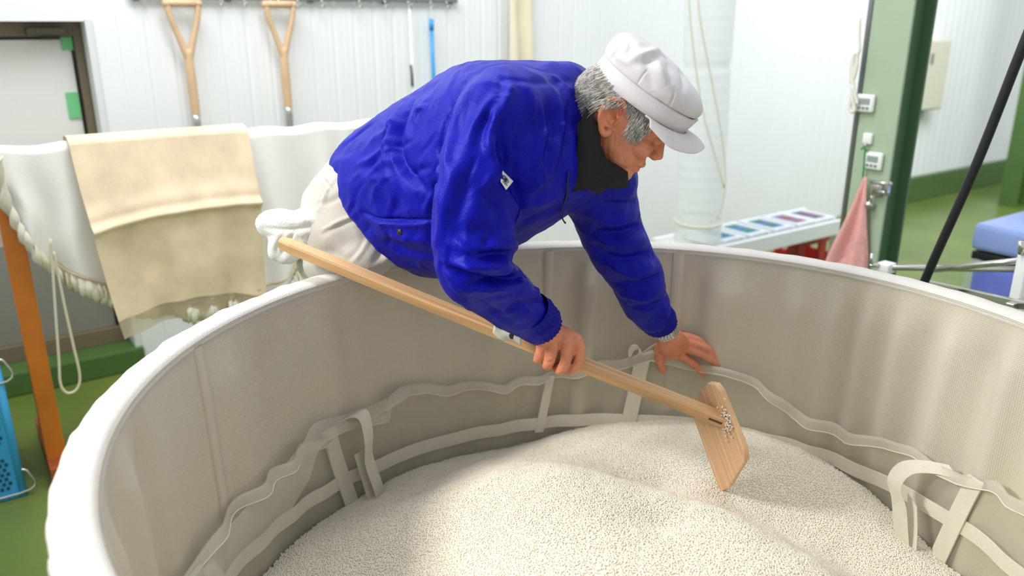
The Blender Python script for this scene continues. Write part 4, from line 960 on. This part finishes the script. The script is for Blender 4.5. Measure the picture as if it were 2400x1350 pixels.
# cap: soft crown over a stitched band, with a curved brim
cap = None
def capring(u, f0, f1, w, n=72, e=0.0):
    R_ = []
    f0 += .0065; f1 -= .004; w -= .001
    for k in range(n):
        t = 2 * math.pi * k / n; x, y = math.cos(t), math.sin(t)
        tilt = (.018 * x if x > 0 else .016 * x) * max(0, 1 - max(0, u - .09) / .06)                                                # band rides higher at the front
        R_.append(HL((f0 + f1) / 2 + (f1 - f0) / 2 * x, u + tilt + e * (x if x < 0 else 0), w * y))
    return np.array(R_)
band = loft([capring(u, a, b, w) for u, a, b, w in ((.056, -.094, .112, .0815), (.057, -.099, .117, .0860), (.072, -.1005, .1185, .0872), (.089, -.1015, .1190, .0880), (.0905, -.100, .1180, .0866), (.088, -.094, .112, .082))], cap=False)
crn = []
for u, a, b, w in ((.087, -.099, .116, .0855), (.0905, -.1025, .119, .0880), (.100, -.1070, .121, .0915), (.116, -.111, .122, .0945), (.132, -.111, .119, .0945), (.147, -.106, .112, .0910), (.159, -.096, .100, .0835), (.168, -.080, .082, .0715), (.1745, -.055, .058, .050), (.177, -.028, .032, .026), (.1775, -.004, .008, .006)):
    crn.append(capring((.09 + (u - .09) * .63) if u > .09 else u, a, b - .006, w, 96))
cv_, cfc = loft(crn, cap=True)
cv_, cfc, cn_ = temp_eval((cv_, cfc), [('SUBSURF', dict(levels=2, render_levels=2))])
cv_ = folds(cv_, cfc, cn_, [
    ([(1436, 124), (1470, 142), (1500, 130), (1545, 118), (1570, 116)], .008, .006), ([(1475, 138), (1510, 146), (1545, 130)], .007, -.006),
    ([(1522, 132), (1520, 160), (1528, 200), (1530, 215)], .009, -.004), ([(1540, 140), (1552, 175), (1566, 200)], .009, .0045), ([(1566, 150), (1575, 185), (1572, 180)], .008, -.005),
    ([(1580, 115), (1600, 150), (1630, 180)], .006, .006), ([(1572, 112), (1590, 150), (1602, 190), (1600, 225)], .007, -.005), ([(1600, 130), (1630, 165), (1641, 200)], .006, -.003),
    ([(1520, 160), (1505, 178), (1490, 204)], .0016, -.0022), ([(1581, 204), (1578, 225), (1569, 248)], .0016, -.0026), ([(1436, 140), (1440, 130), (1458, 110)], .005, -.004), ([(1478, 96), (1478, 112), (1468, 132)], .006, -.004)])
cv_ = cv_ + cn_ * (.0022 * nz(cv_, 28, 3))[:, None]
cap = obj('cap', (cv_, cfc), M_cap, man)
bd = obj('band', band, M_cap, cap)
obj('band_seam', tube(np.vstack([capring(.0900, -.1022, .1186, .0882), capring(.0900, -.1022, .1186, .0882)[:1]]), .0007, 6, cap=False), mat('cap_stitching', (196, 192, 196), .8), cap)
BT = np.radians([-78, -55, -30, 0, 30, 55, 78])
def sym(v): return np.array([[a, b, -c] for a, b, c in v[:0:-1]] + [list(x) for x in v])
BA = catmull(sym([(.115, .077, 0), (.103, .074, .043), (.070, .067, .070), (.030, .061, .084)]), 8)
BO = catmull(sym([(.162, .083, 0), (.148, .067, .050), (.106, .050, .081), (.052, .050, .089)]), 8)
def brim(a, r):
    k = a * (len(BA) - 1); i0 = min(int(k), len(BA) - 2); w = k - i0; p0 = BA[i0] * (1 - w) + BA[i0 + 1] * w; p1 = BO[i0] * (1 - w) + BO[i0 + 1] * w
    c = p0 * (1 - r) + p1 * r; return HL(c[0], c[1] + .006 * math.sin(math.pi * r), c[2])
(bsv, _u) = sheet(brim, 48, 12)
bo = obj('brim', bsv, M_cap, cap); md = bo.modifiers.new('s', 'SOLIDIFY'); md.thickness = .004; md = bo.modifiers.new('b', 'SUBSURF'); md.levels = 1; md.render_levels = 1

# ---- jacket
def ring4(c, top, near, bot=None, far=None, n=48, sq=.92):
    c, top, near = map(np.asarray, (c, top, near)); bot = 2 * c - top if bot is None else np.asarray(bot); far = 2 * c - near if far is None else np.asarray(far); R_ = []
    for k in range(n):
        t = 2 * math.pi * k / n; x, y = math.cos(t), math.sin(t)
        ax_ = (top - c) if x > 0 else (c - bot); ay_ = (near - c) if y > 0 else (c - far)
        R_.append(c + ax_ * math.copysign(abs(x) ** sq, x) + ay_ * math.copysign(abs(y) ** sq, y))
    return np.array(R_)
def tr4(tx, ty, td, bx_, by, bd_, nx, ny, nd):
    t_ = P(tx, ty, td); b_ = P(bx_, by, bd_); return ring4((t_ + b_) / 2, t_, P(nx, ny, nd), b_)
TR = [tr4(797, 350, 1.90, 1010, 636, 1.77, 838, 530, 1.655), tr4(830, 318, 1.88, 1055, 640, 1.74, 875, 520, 1.61), tr4(885, 278, 1.85, 1120, 622, 1.70, 945, 490, 1.54), tr4(985, 212, 1.79, 1200, 575, 1.64, 1060, 410, 1.46), tr4(1050, 173, 1.76, 1250, 545, 1.60, 1110, 360, 1.42),
      tr4(1115, 154, 1.72, 1300, 515, 1.56, 1165, 315, 1.395), tr4(1230, 156, 1.68, 1350, 478, 1.52, 1230, 270, 1.42), tr4(1320, 155, 1.655, 1385, 462, 1.51, 1300, 270, 1.465), tr4(1360, 158, 1.645, 1385, 460, 1.505, 1330, 290, 1.480), tr4(1374, 174, 1.64, 1400, 450, 1.51, 1346, 300, 1.488)]
TRd = [np.array(x) for x in catmull(np.array([r.ravel() for r in TR]), 4).reshape(-1, 48, 3)]
jk = [loft(TRd)]
jk.append(tube([P(1250, 300, 1.56), P(1180, 265, 1.47), P(1140, 340, 1.43), P(1110, 430, 1.40), P(1110, 520, 1.39), P(1106, 585, 1.385), P(1114, 632, 1.39), P(1148, 668, 1.415), P(1200, 706, 1.45), P(1237, 738, 1.475), P(1278, 770, 1.495)],
               [.10, .080, .070, .064, .070, .071, .063, .055, .055, .045, .036], 36, 5))
jk.append(tube([P(1330, 330, 1.63), P(1388, 405, 1.635), P(1412, 475, 1.66), P(1428, 530, 1.68), P(1450, 580, 1.69), P(1490, 648, 1.72), P(1508, 702, 1.75), P(1540, 748, 1.772)],
               [.10, .088, .068, .066, .064, .059, .050, .039], 36, 5))
jV, jF, jN = fuse(jk, .0062, 8, .5)
def opened(V, F, N, cuts):
    C_ = np.array([V[list(q)].mean(0) for q in F]); Nf = np.array([N[list(q)].mean(0) for q in F]); kill = np.zeros(len(F), bool)
    for c, n_, r_ in cuts: kill |= (np.linalg.norm(C_ - c, axis=1) < r_) & (Nf @ n_ > .6) & ((C_ - c) @ n_ > -.022)
    return [q for q, k in zip(F, kill) if not k]
jV, jF, jN = temp_eval((jV, jF), [('SUBSURF', dict(levels=1, render_levels=1))])
JF = [  # creases and ridges of the jacket cloth
    ([(1090, 200), (1056, 265), (1043, 300), (1030, 400), (1013, 489), (1008, 575)], .007, -.006), ([(1105, 205), (1072, 280), (1060, 330), (1046, 420), (1030, 520)], .010, .005),
    ([(985, 205), (945, 280), (930, 335), (950, 400), (1005, 445)], .011, -.013), ([(965, 205), (925, 290), (908, 350), (905, 400)], .012, .008), ([(1000, 240), (962, 300), (955, 345)], .012, .006),
    ([(1195, 215), (1160, 278), (1146, 330), (1156, 380)], .010, .009), ([(1180, 225), (1140, 290), (1128, 340)], .010, -.007), ([(1166, 300), (1178, 360), (1190, 400), (1200, 440)], .012, -.010), ([(1160, 216), (1110, 300), (1096, 340)], .008, .004),
    ([(1082, 372), (1055, 450), (1038, 530), (1018, 580)], .013, .007), ([(1105, 400), (1085, 470), (1060, 560)], .014, -.005),
    ([(1255, 225), (1268, 300), (1262, 360), (1250, 430)], .010, .006), ([(1280, 240), (1285, 300), (1278, 400)], .010, -.007), ([(1303, 230), (1300, 330), (1270, 410), (1235, 460)], .011, .008), ([(1328, 250), (1325, 340), (1300, 420)], .008, -.007),
    ([(1110, 170), (1200, 190), (1290, 195), (1350, 190)], .008, -.003), ([(1300, 185), (1318, 205), (1330, 240)], .008, .005), ([(1230, 200), (1245, 240), (1240, 300)], .008, .004),
    ([(1090, 545), (1130, 540), (1180, 545)], .016, -.010), ([(1115, 590), (1150, 580), (1200, 578)], .008, .007), ([(1112, 596), (1150, 600), (1195, 594)], .009, -.014), ([(1060, 618), (1130, 622), (1190, 618)], .009, .010), ([(1040, 622), (1090, 642), (1150, 652), (1195, 644)], .008, -.012), ([(1100, 645), (1160, 640), (1196, 628)], .009, .008), ([(1105, 662), (1150, 662), (1215, 650)], .007, -.015), ([(1110, 672), (1170, 672), (1230, 664)], .010, .008), ([(1040, 600), (1060, 650), (1110, 690)], .012, .005),
    ([(1150, 700), (1210, 690), (1270, 690)], .010, .005), ([(1170, 735), (1220, 715), (1280, 710)], .008, -.005), ([(1100, 690), (1150, 725), (1210, 765)], .008, -.004),
    ([(851, 497), (884, 511), (939, 517), (1013, 514)], .0045, -.006), ([(851, 505), (884, 519), (939, 526), (1013, 523)], .006, .004), ([(955, 410), (980, 400), (1010, 392)], .006, -.004),
    ([(948, 277), (905, 310), (870, 330)], .010, .004), ([(930, 320), (890, 360), (846, 385)], .010, .006), ([(910, 345), (870, 390), (840, 400)], .010, -.005), ([(880, 290), (840, 318), (808, 345)], .008, -.004), ([(860, 420), (900, 380), (940, 370)], .012, .004), ([(1000, 560), (960, 560), (890, 545)], .012, .005), ([(1020, 600), (960, 590), (910, 570)], .012, -.005),
    ([(1080, 172), (1060, 215), (1055, 250)], .006, -.003), ([(930, 240), (960, 225), (985, 215)], .010, -.004), ([(1160, 430), (1195, 470), (1207, 520)], .010, .006), ([(1120, 440), (1160, 490), (1190, 540)], .014, -.006), ([(1210, 480), (1260, 470), (1310, 455)], .012, .006), ([(1215, 520), (1270, 500), (1320, 480)], .012, -.006),
    ([(1400, 470), (1450, 480), (1490, 470)], .010, -.008), ([(1390, 500), (1440, 515), (1500, 500)], .012, .008), ([(1400, 540), (1450, 545), (1510, 525)], .010, -.010), ([(1400, 560), (1460, 570), (1520, 555)], .011, .009), ([(1420, 600), (1470, 610), (1540, 590)], .011, -.012), ([(1430, 620), (1480, 640), (1545, 615)], .010, .010), ([(1450, 665), (1500, 668), (1560, 640)], .010, -.011), ([(1460, 690), (1510, 695), (1560, 670)], .009, .007), ([(1480, 715), (1530, 715), (1575, 690)], .007, -.006),
    ([(1330, 480), (1318, 500), (1300, 520)], .006, -.004)]
for k in range(60):
    x, y = RNG.uniform(830, 1040), RNG.uniform(230, 560); a = math.radians(RNG.normal(128, 14)); L_ = RNG.uniform(25, 70)
    JF.append(([(x, y), (x + .5 * L_ * math.cos(a) + RNG.normal(0, 4), y + .5 * L_ * math.sin(a)), (x + L_ * math.cos(a), y + L_ * math.sin(a))], RNG.uniform(.005, .010), RNG.uniform(-.0026, .0026)))
for k in range(46):
    x, y = RNG.uniform(1090, 1350), RNG.uniform(175, 420); a = math.radians(RNG.normal(100, 16)); L_ = RNG.uniform(30, 90)
    JF.append(([(x, y), (x + .5 * L_ * math.cos(a) + RNG.normal(0, 5), y + .5 * L_ * math.sin(a)), (x + L_ * math.cos(a), y + L_ * math.sin(a))], RNG.uniform(.004, .008), RNG.uniform(-.0035, .0035)))
for k in range(44):
    x, y = RNG.uniform(1040, 1260), RNG.uniform(560, 740); a = math.radians(RNG.normal(20, 30)); L_ = RNG.uniform(20, 55)
    JF.append(([(x, y), (x + .5 * L_ * math.cos(a), y + .5 * L_ * math.sin(a) + RNG.normal(0, 4)), (x + L_ * math.cos(a), y + L_ * math.sin(a))], RNG.uniform(.004, .007), RNG.uniform(-.0035, .0035)))
jV = folds(jV, jF, jN, [(a, w, h * 1.45) for a, w, h in JF])
fine = .0030 * ridged(jV, (14, 14, 9), 1.3) + .0022 * ridged(jV, (30, 22, 20), 5.1) + .0050 * nz(jV, 7, 2.0)
jV = jV + jN * fine[:, None]
jV, jF, jN = temp_eval((jV, jF), [('SMOOTH', dict(factor=.5, iterations=1))])
hemc = TR[0].mean(0); hemn = nrm(TR[0].mean(0) - TR[1].mean(0)); colc = TR[-1].mean(0); coln = nrm(TR[-1].mean(0) - TR[-2].mean(0))
jF2 = opened(jV, jF, jN, [(hemc, hemn, .30), (colc, coln, .105), (P(1278, 770, 1.495), nrm(P(1278, 770, 1.495) - P(1237, 738, 1.475)), .05), (P(1540, 748, 1.772), nrm(P(1540, 748, 1.772) - P(1508, 702, 1.75)), .055)])
used = sorted({i for q in jF2 for i in q}); mp_ = {i: k for k, i in enumerate(used)}
jacket = obj('jacket', (jV[used], [[mp_[i] for i in q] for q in jF2]), M_blue, man)
def cuff(path, r0_, r1_, fl, ref):
    path = catmull(np.array(path, float), 6); T_ = nrm(path[-1] - path[0]); u = nrm(np.cross(T_, ref)); w = np.cross(T_, u); rows = []; n = 120
    for i, p in enumerate(path):
        k = i / (len(path) - 1); r_ = r0_ + (r1_ - r0_) * k + .004 * math.sin(k * math.pi); R_ = []
        for j in range(n):
            a = 2 * math.pi * j / n; rr_ = r_ + .0013 * math.sin(a * 25 + 1.5 * math.sin(a * 3) + k) * (1 if k > .12 else k / .12) + .0012 * math.sin(k * 18 + a * 2)
            R_.append(p + rr_ * (u * math.cos(a) + fl * w * math.sin(a)))
        rows.append(np.array(R_))
    last = rows[-1]; cc = last.mean(0); rows.append(cc + (last - cc) * .90 - T_ * .002); rows.append(cc + (last - cc) * .86 - T_ * .02)
    return loft(rows, cap=False)
obj('cuff', cuff([P(1240, 728, 1.468), P(1256, 745, 1.481), P(1271, 762, 1.493), P(1277, 769, 1.497)], .0440, .0365, .95, [0, 0, 1]), M_bluedk, jacket)
obj('cuff', cuff([P(1514, 708, 1.752), P(1530, 732, 1.766), P(1547, 757, 1.78), P(1551, 763, 1.784)], .0455, .0375, .9, [0, 0, 1]), M_bluedk, jacket)
jb = BVHTree.FromPolygons(jV.tolist(), jF)
def on(x, y, off=0.0):
    h = jb.ray_cast(Vector(EYE), Vector(ray(x, y)).normalized())
    p, n_ = np.array(h[0][:]), np.array(h[1][:])
    if n_ @ ray(x, y) > 0: n_ = -n_
    return p + n_ * off, n_
p_, n_ = on(937, 544, .001); t1 = nrm(np.cross(n_, [0, 0, 1])); t2 = np.cross(n_, t1)
obj('snap_button', join(ell(p_, t1 * .0062, t2 * .0062, n_ * .003), tube([p_ + .0062 * (math.cos(a) * t1 + math.sin(a) * t2) for a in np.linspace(0, 2 * math.pi, 20)], .0014, 6)), M_dark, jacket)
# white label with its round mark on the upper sleeve
lc = [(1174, 402), (1204, 423), (1184, 444), (1172, 428)]
q4 = [on(x, y, .0035)[0] for x, y in ((1176, 401), (1204, 423), (1183, 445), (1170, 426))]
def lab(u, v): return (q4[0] * (1 - u) + q4[1] * u) * (1 - v) + (q4[3] * (1 - u) + q4[2] * u) * v
(lv, _u) = sheet(lab, 6, 6); ln_ = nrm(np.cross(q4[1] - q4[0], q4[3] - q4[0])); ln_ = ln_ if ln_ @ ray(1188, 423) < 0 else -ln_
lx = nrm(q4[1] - q4[0]); ly = nrm((q4[0] - q4[3]) - lx * ((q4[0] - q4[3]) @ lx)); lcn = lab(.42, .52) + ln_ * .0014
def mk(a, r_): return lcn + lx * r_ * math.cos(a) + ly * r_ * math.sin(a)
marks = [tube([mk(a, .0062) for a in np.linspace(0, 2 * math.pi, 28)], .00055, 5),
         tube([mk(0, 0) + lx * x + ly * y for x, y in ((-.0026, .0002), (.0026, .0002), (.0024, .0022), (.0, .0036), (-.0027, .0018), (-.0028, -.0016), (-.0004, -.0036), (.0024, -.0026))], .0009, 6, 3)]
for k in range(9): a = math.radians(15 + k * 19); marks.append(tube([mk(a, .0075), mk(a, .0093)], .0006, 5))
for k in range(2): marks.append(tube([lcn + lx * (-.006) - ly * (.009 + .002 * k), lcn + lx * .006 - ly * (.009 + .002 * k)], .0004, 5))
L1 = obj('label_patch', join(lv, *marks), [M_white, M_ink], jacket)
for pl in L1.data.polygons: pl.material_index = 0 if pl.index < len(lv[1]) else 1
# zip along the front opening
obj('zip', tube([on(x, y, .003)[0] for x, y in ((1331, 400), (1329, 425), (1326, 450), (1320, 475), (1312, 494))], .0013, 8, 4), M_dark, jacket)
zp = on(1311, 492, .004)[0]
obj('zip_pull', join(bar(zp, zp + np.array([.002, 0, -.010]), .004, .002, .0005), tube([zp + np.array([.002, 0, -.010]), zp + np.array([.009, 0, -.022]), P(1325, 521, 1.5)], .0014, 6, 3)), M_dark, jacket)

# ---- black shirt collar
CR = []
for (ax_, ay_, ad, bx_, by, bd_, nx, ny, nd) in ((1368, 200, 1.64, 1400, 452, 1.515, 1335, 330, 1.482), (1372, 205, 1.635, 1415, 440, 1.505, 1356, 318, 1.480), (1380, 215, 1.63, 1440, 428, 1.505, 1384, 320, 1.490), (1390, 232, 1.625, 1452, 418, 1.51, 1402, 318, 1.505)):
    t_ = P(ax_, ay_, ad); b_ = P(bx_, by, bd_); CR.append(ring4((t_ + b_) / 2, t_, P(nx, ny, nd), b_, far=P(nx + 50, ny + 40, 1.66)))
CRd = [x for x in catmull(np.array([r.ravel() for r in CR]), 4).reshape(-1, 48, 3)]
cvf = loft(CRd, cap=False); cV = cvf[0] + (np.array([.003, .003, .003]) * nz(cvf[0], 22, 7)[:, None])
co = obj('shirt_collar', (cV, cvf[1]), M_black, man); co.modifiers.new('s', 'SOLIDIFY').thickness = .005
def leaf(p4):
    q = [P(*x) for x in p4]
    return sheet(lambda u, v: (q[0] * (1 - u) + q[1] * u) * (1 - v) + (q[3] * (1 - u) + q[2] * u) * v + np.array([0, -.010 * math.sin(u * math.pi) * math.sin(v * math.pi), 0]), 10, 10)[0]
cl1 = obj('collar_point', leaf(((1402, 368, 1.490), (1466, 404, 1.515), (1467, 440, 1.508), (1388, 436, 1.462))), M_black, co); cl1.modifiers.new('s', 'SOLIDIFY').thickness = .006
cl2 = obj('collar_point', leaf(((1368, 250, 1.480), (1402, 300, 1.495), (1400, 436, 1.462), (1338, 450, 1.455))), M_black, co); cl2.modifiers.new('s', 'SOLIDIFY').thickness = .006

# ---- trousers
tp1 = P(905, 440, 1.84); hp = P(845, 505, 1.845)
tr_parts = [loft([ring4(c_, c_ + np.array(t_), c_ + np.array(n_)) for c_, t_, n_ in ((P(930, 430, 1.83), (-.05, .02, .12), (-.03, -.16, 0)), (P(885, 468, 1.85), (-.085, .03, .11), (-.035, -.18, 0)), (P(850, 505, 1.87), (-.115, .03, .075), (-.035, -.19, -.02)), (P(835, 550, 1.89), (-.12, .02, .02), (-.03, -.19, -.02)), (P(825, 600, 1.91), (-.11, .01, 0), (-.03, -.18, 0)))])]
for h, k in ((HIPn + np.array([-.02, -.01, 0]), 0), (HIPf, 1)):
    lp = legpath(h, .0); lp[1] = lp[1] + np.array([-.02, .02, 0]); tr_parts.append(tube([lp[0], lp[1], lp[2], lp[3]], [.112, .112, .092, .088], 30, 5))
tr_parts.append(tube([P(945, 585, 1.70), P(905, 590, 1.70), P(850, 602, 1.71), P(760, 622, 1.77)], [.020, .040, .058, .066], 20, 4))
tV, tF, tN = fuse(tr_parts, .0075, 6, .5)
tV, tF, tN = temp_eval((tV, tF), [('SUBSURF', dict(levels=1, render_levels=1))])
tV = folds(tV, tF, tN, [([(745, 492), (775, 440), (800, 400)], .006, .004), ([(758, 540), (800, 518), (845, 500)], .004, .006), ([(758, 548), (800, 526), (845, 508)], .006, -.005), ([(868, 552), (850, 585), (826, 612)], .006, .008), ([(862, 560), (840, 590), (815, 610)], .008, -.006), ([(905, 570), (890, 595), (875, 615)], .008, -.008), ([(920, 580), (908, 600), (900, 612)], .008, .007), ([(760, 420), (775, 440), (770, 455)], .004, -.005), ([(740, 480), (780, 470), (820, 440)], .006, -.004), ([(750, 590), (790, 600), (820, 620)], .012, -.006)])
tV = tV + tN * (.0030 * ridged(tV, 12, 3.3) + .004 * nz(tV, 8, 1))[:, None]
trousers = obj('trousers', (tV, tF), M_trouser, man)
for h in (HIPn, HIPf):
    f0 = legpath(h, 0)[-1]; dn = nrm([.85, -.45, 0]); sn_ = np.array([-dn[1], dn[0], 0])
    c_ = f0 * [1, 1, 0] + np.array([0, 0, .004]); sec = []
    for k, (a, w, z1) in enumerate(((-.085, .025, .09), (-.07, .04, .16), (-.02, .046, .17), (.04, .045, .12), (.11, .05, .075), (.17, .045, .06), (.195, .02, .045))):
        sec.append(np.array([c_ + dn * a + sn_ * w * math.cos(t) + np.array([0, 0, max(0, (z1 / 2) * (1 + 1.05 * math.sin(t)))]) for t in np.linspace(0, 2 * math.pi, 20, endpoint=False)]))
    bo_ = obj('boot', loft(sec), M_white, man); obj('boot_shaft', tube([f0 + np.array([0, 0, .04]), f0 + np.array([0, 0, .14]), f0 + np.array([.01, -.005, .26])], [.056, .058, .064], 20, 4), M_white, bo_)

# ---- wrist watch on the left wrist, its bracelet of separate links
wa = nrm(WRl - ELl); wc_ = WRl + wa * -.004; wu = nrm(np.cross(wa, [0, 0, 1])); ww_ = np.cross(wa, wu)
watch = obj('wristwatch', tube([wc_ + wa * .0 + .0305 * (math.cos(a) * wu + .92 * math.sin(a) * ww_) for a in np.linspace(0, 2 * math.pi, 40)], .0016, 6), M_steel, man)
for k in range(26):
    a = 2 * math.pi * k / 26; d_ = math.cos(a) * wu + .92 * math.sin(a) * ww_; tg_ = nrm(-math.sin(a) * wu + .92 * math.cos(a) * ww_)
    for j, (o_, hw) in enumerate(((-.0062, .0028), (0, .0030), (.0062, .0028))):
        obj('link', box(wc_ + d_ * .0315 + wa * o_ + tg_ * (.0018 if j == 1 else 0), tg_ * .0033, wa * hw, nrm(d_) * .0017, .0006), M_steel, watch, False)
a = math.radians(200); d_ = math.cos(a) * wu + .92 * math.sin(a) * ww_
# grey cloth tab with its dark snap under the right sleeve
tb_ = [(1158, 757), (1186, 768), (1222, 784)]
(tv_, _u) = sheet(lambda u, v: P(1157 + 65 * u, 753 + 28 * u + (30 + 4 * math.sin(u * 6)) * v - 5 * (1 - u) * v + 10 * math.sin(math.pi * min(1, u * 2)) * v * .5, 1.512 - .014 * math.sin(v * 2.6) - .006 * u), 14, 10)
tab = obj('cuff_tab', tv_, mat('pale_grey_cloth', (196, 196, 184), .7, .08, 60), man); tab.modifiers.new('s', 'SOLIDIFY').thickness = .003
pb = P(1199, 788, 1.492); obj('snap', ell(pb, (.0050, 0, 0), (0, .002, 0), (-.001, -.001, .0070)), M_dark, tab)

# ---- towel tucked at the hip
def tw(a, k):                                                          # bundle path
    return a
tpath = [P(800, 548, 1.80), P(770, 528, 1.76), P(735, 520, 1.74), (P(690, 528, 1.74)), P(645, 524, 1.75), P(615, 530, 1.76)]
tparts = [tube(tpath, [.020, .030, .036, .032, .032, .024], 24, 5)]
tparts.append(tube([P(700, 535, 1.745), P(668, 560, 1.755), P(658, 585, 1.76), P(652, 600, 1.762)], [.034, .040, .036, .026], 20, 5, flat=.75))
tparts.append(tube([P(735, 535, 1.745), P(700, 570, 1.75), P(672, 600, 1.755), P(668, 612, 1.757)], [.030, .034, .028, .018], 20, 5, flat=.75))
wV, wF, wN = fuse(tparts, .005, 5, .5)
wV, wF, wN = temp_eval((wV, wF), [('SUBSURF', dict(levels=1, render_levels=1))])
wV = folds(wV, wF, wN, [([(640, 515), (690, 520), (740, 512)], .006, .004), ([(620, 535), (680, 540), (740, 530)], .006, -.006), ([(720, 520), (740, 535), (770, 545)], .006, -.005), ([(690, 545), (670, 575), (662, 595)], .005, -.006), ([(665, 550), (650, 575), (648, 592)], .005, -.005)])
wV = wV + wN * (.0020 * nz(wV, 40, 4) + .003 * ridged(wV, 18, 2))[:, None]
props(obj('hand_towel', (wV, wF), M_towel), 'white towel bundle tucked at the hip, sticking out above the paddle handle end', 'towel')
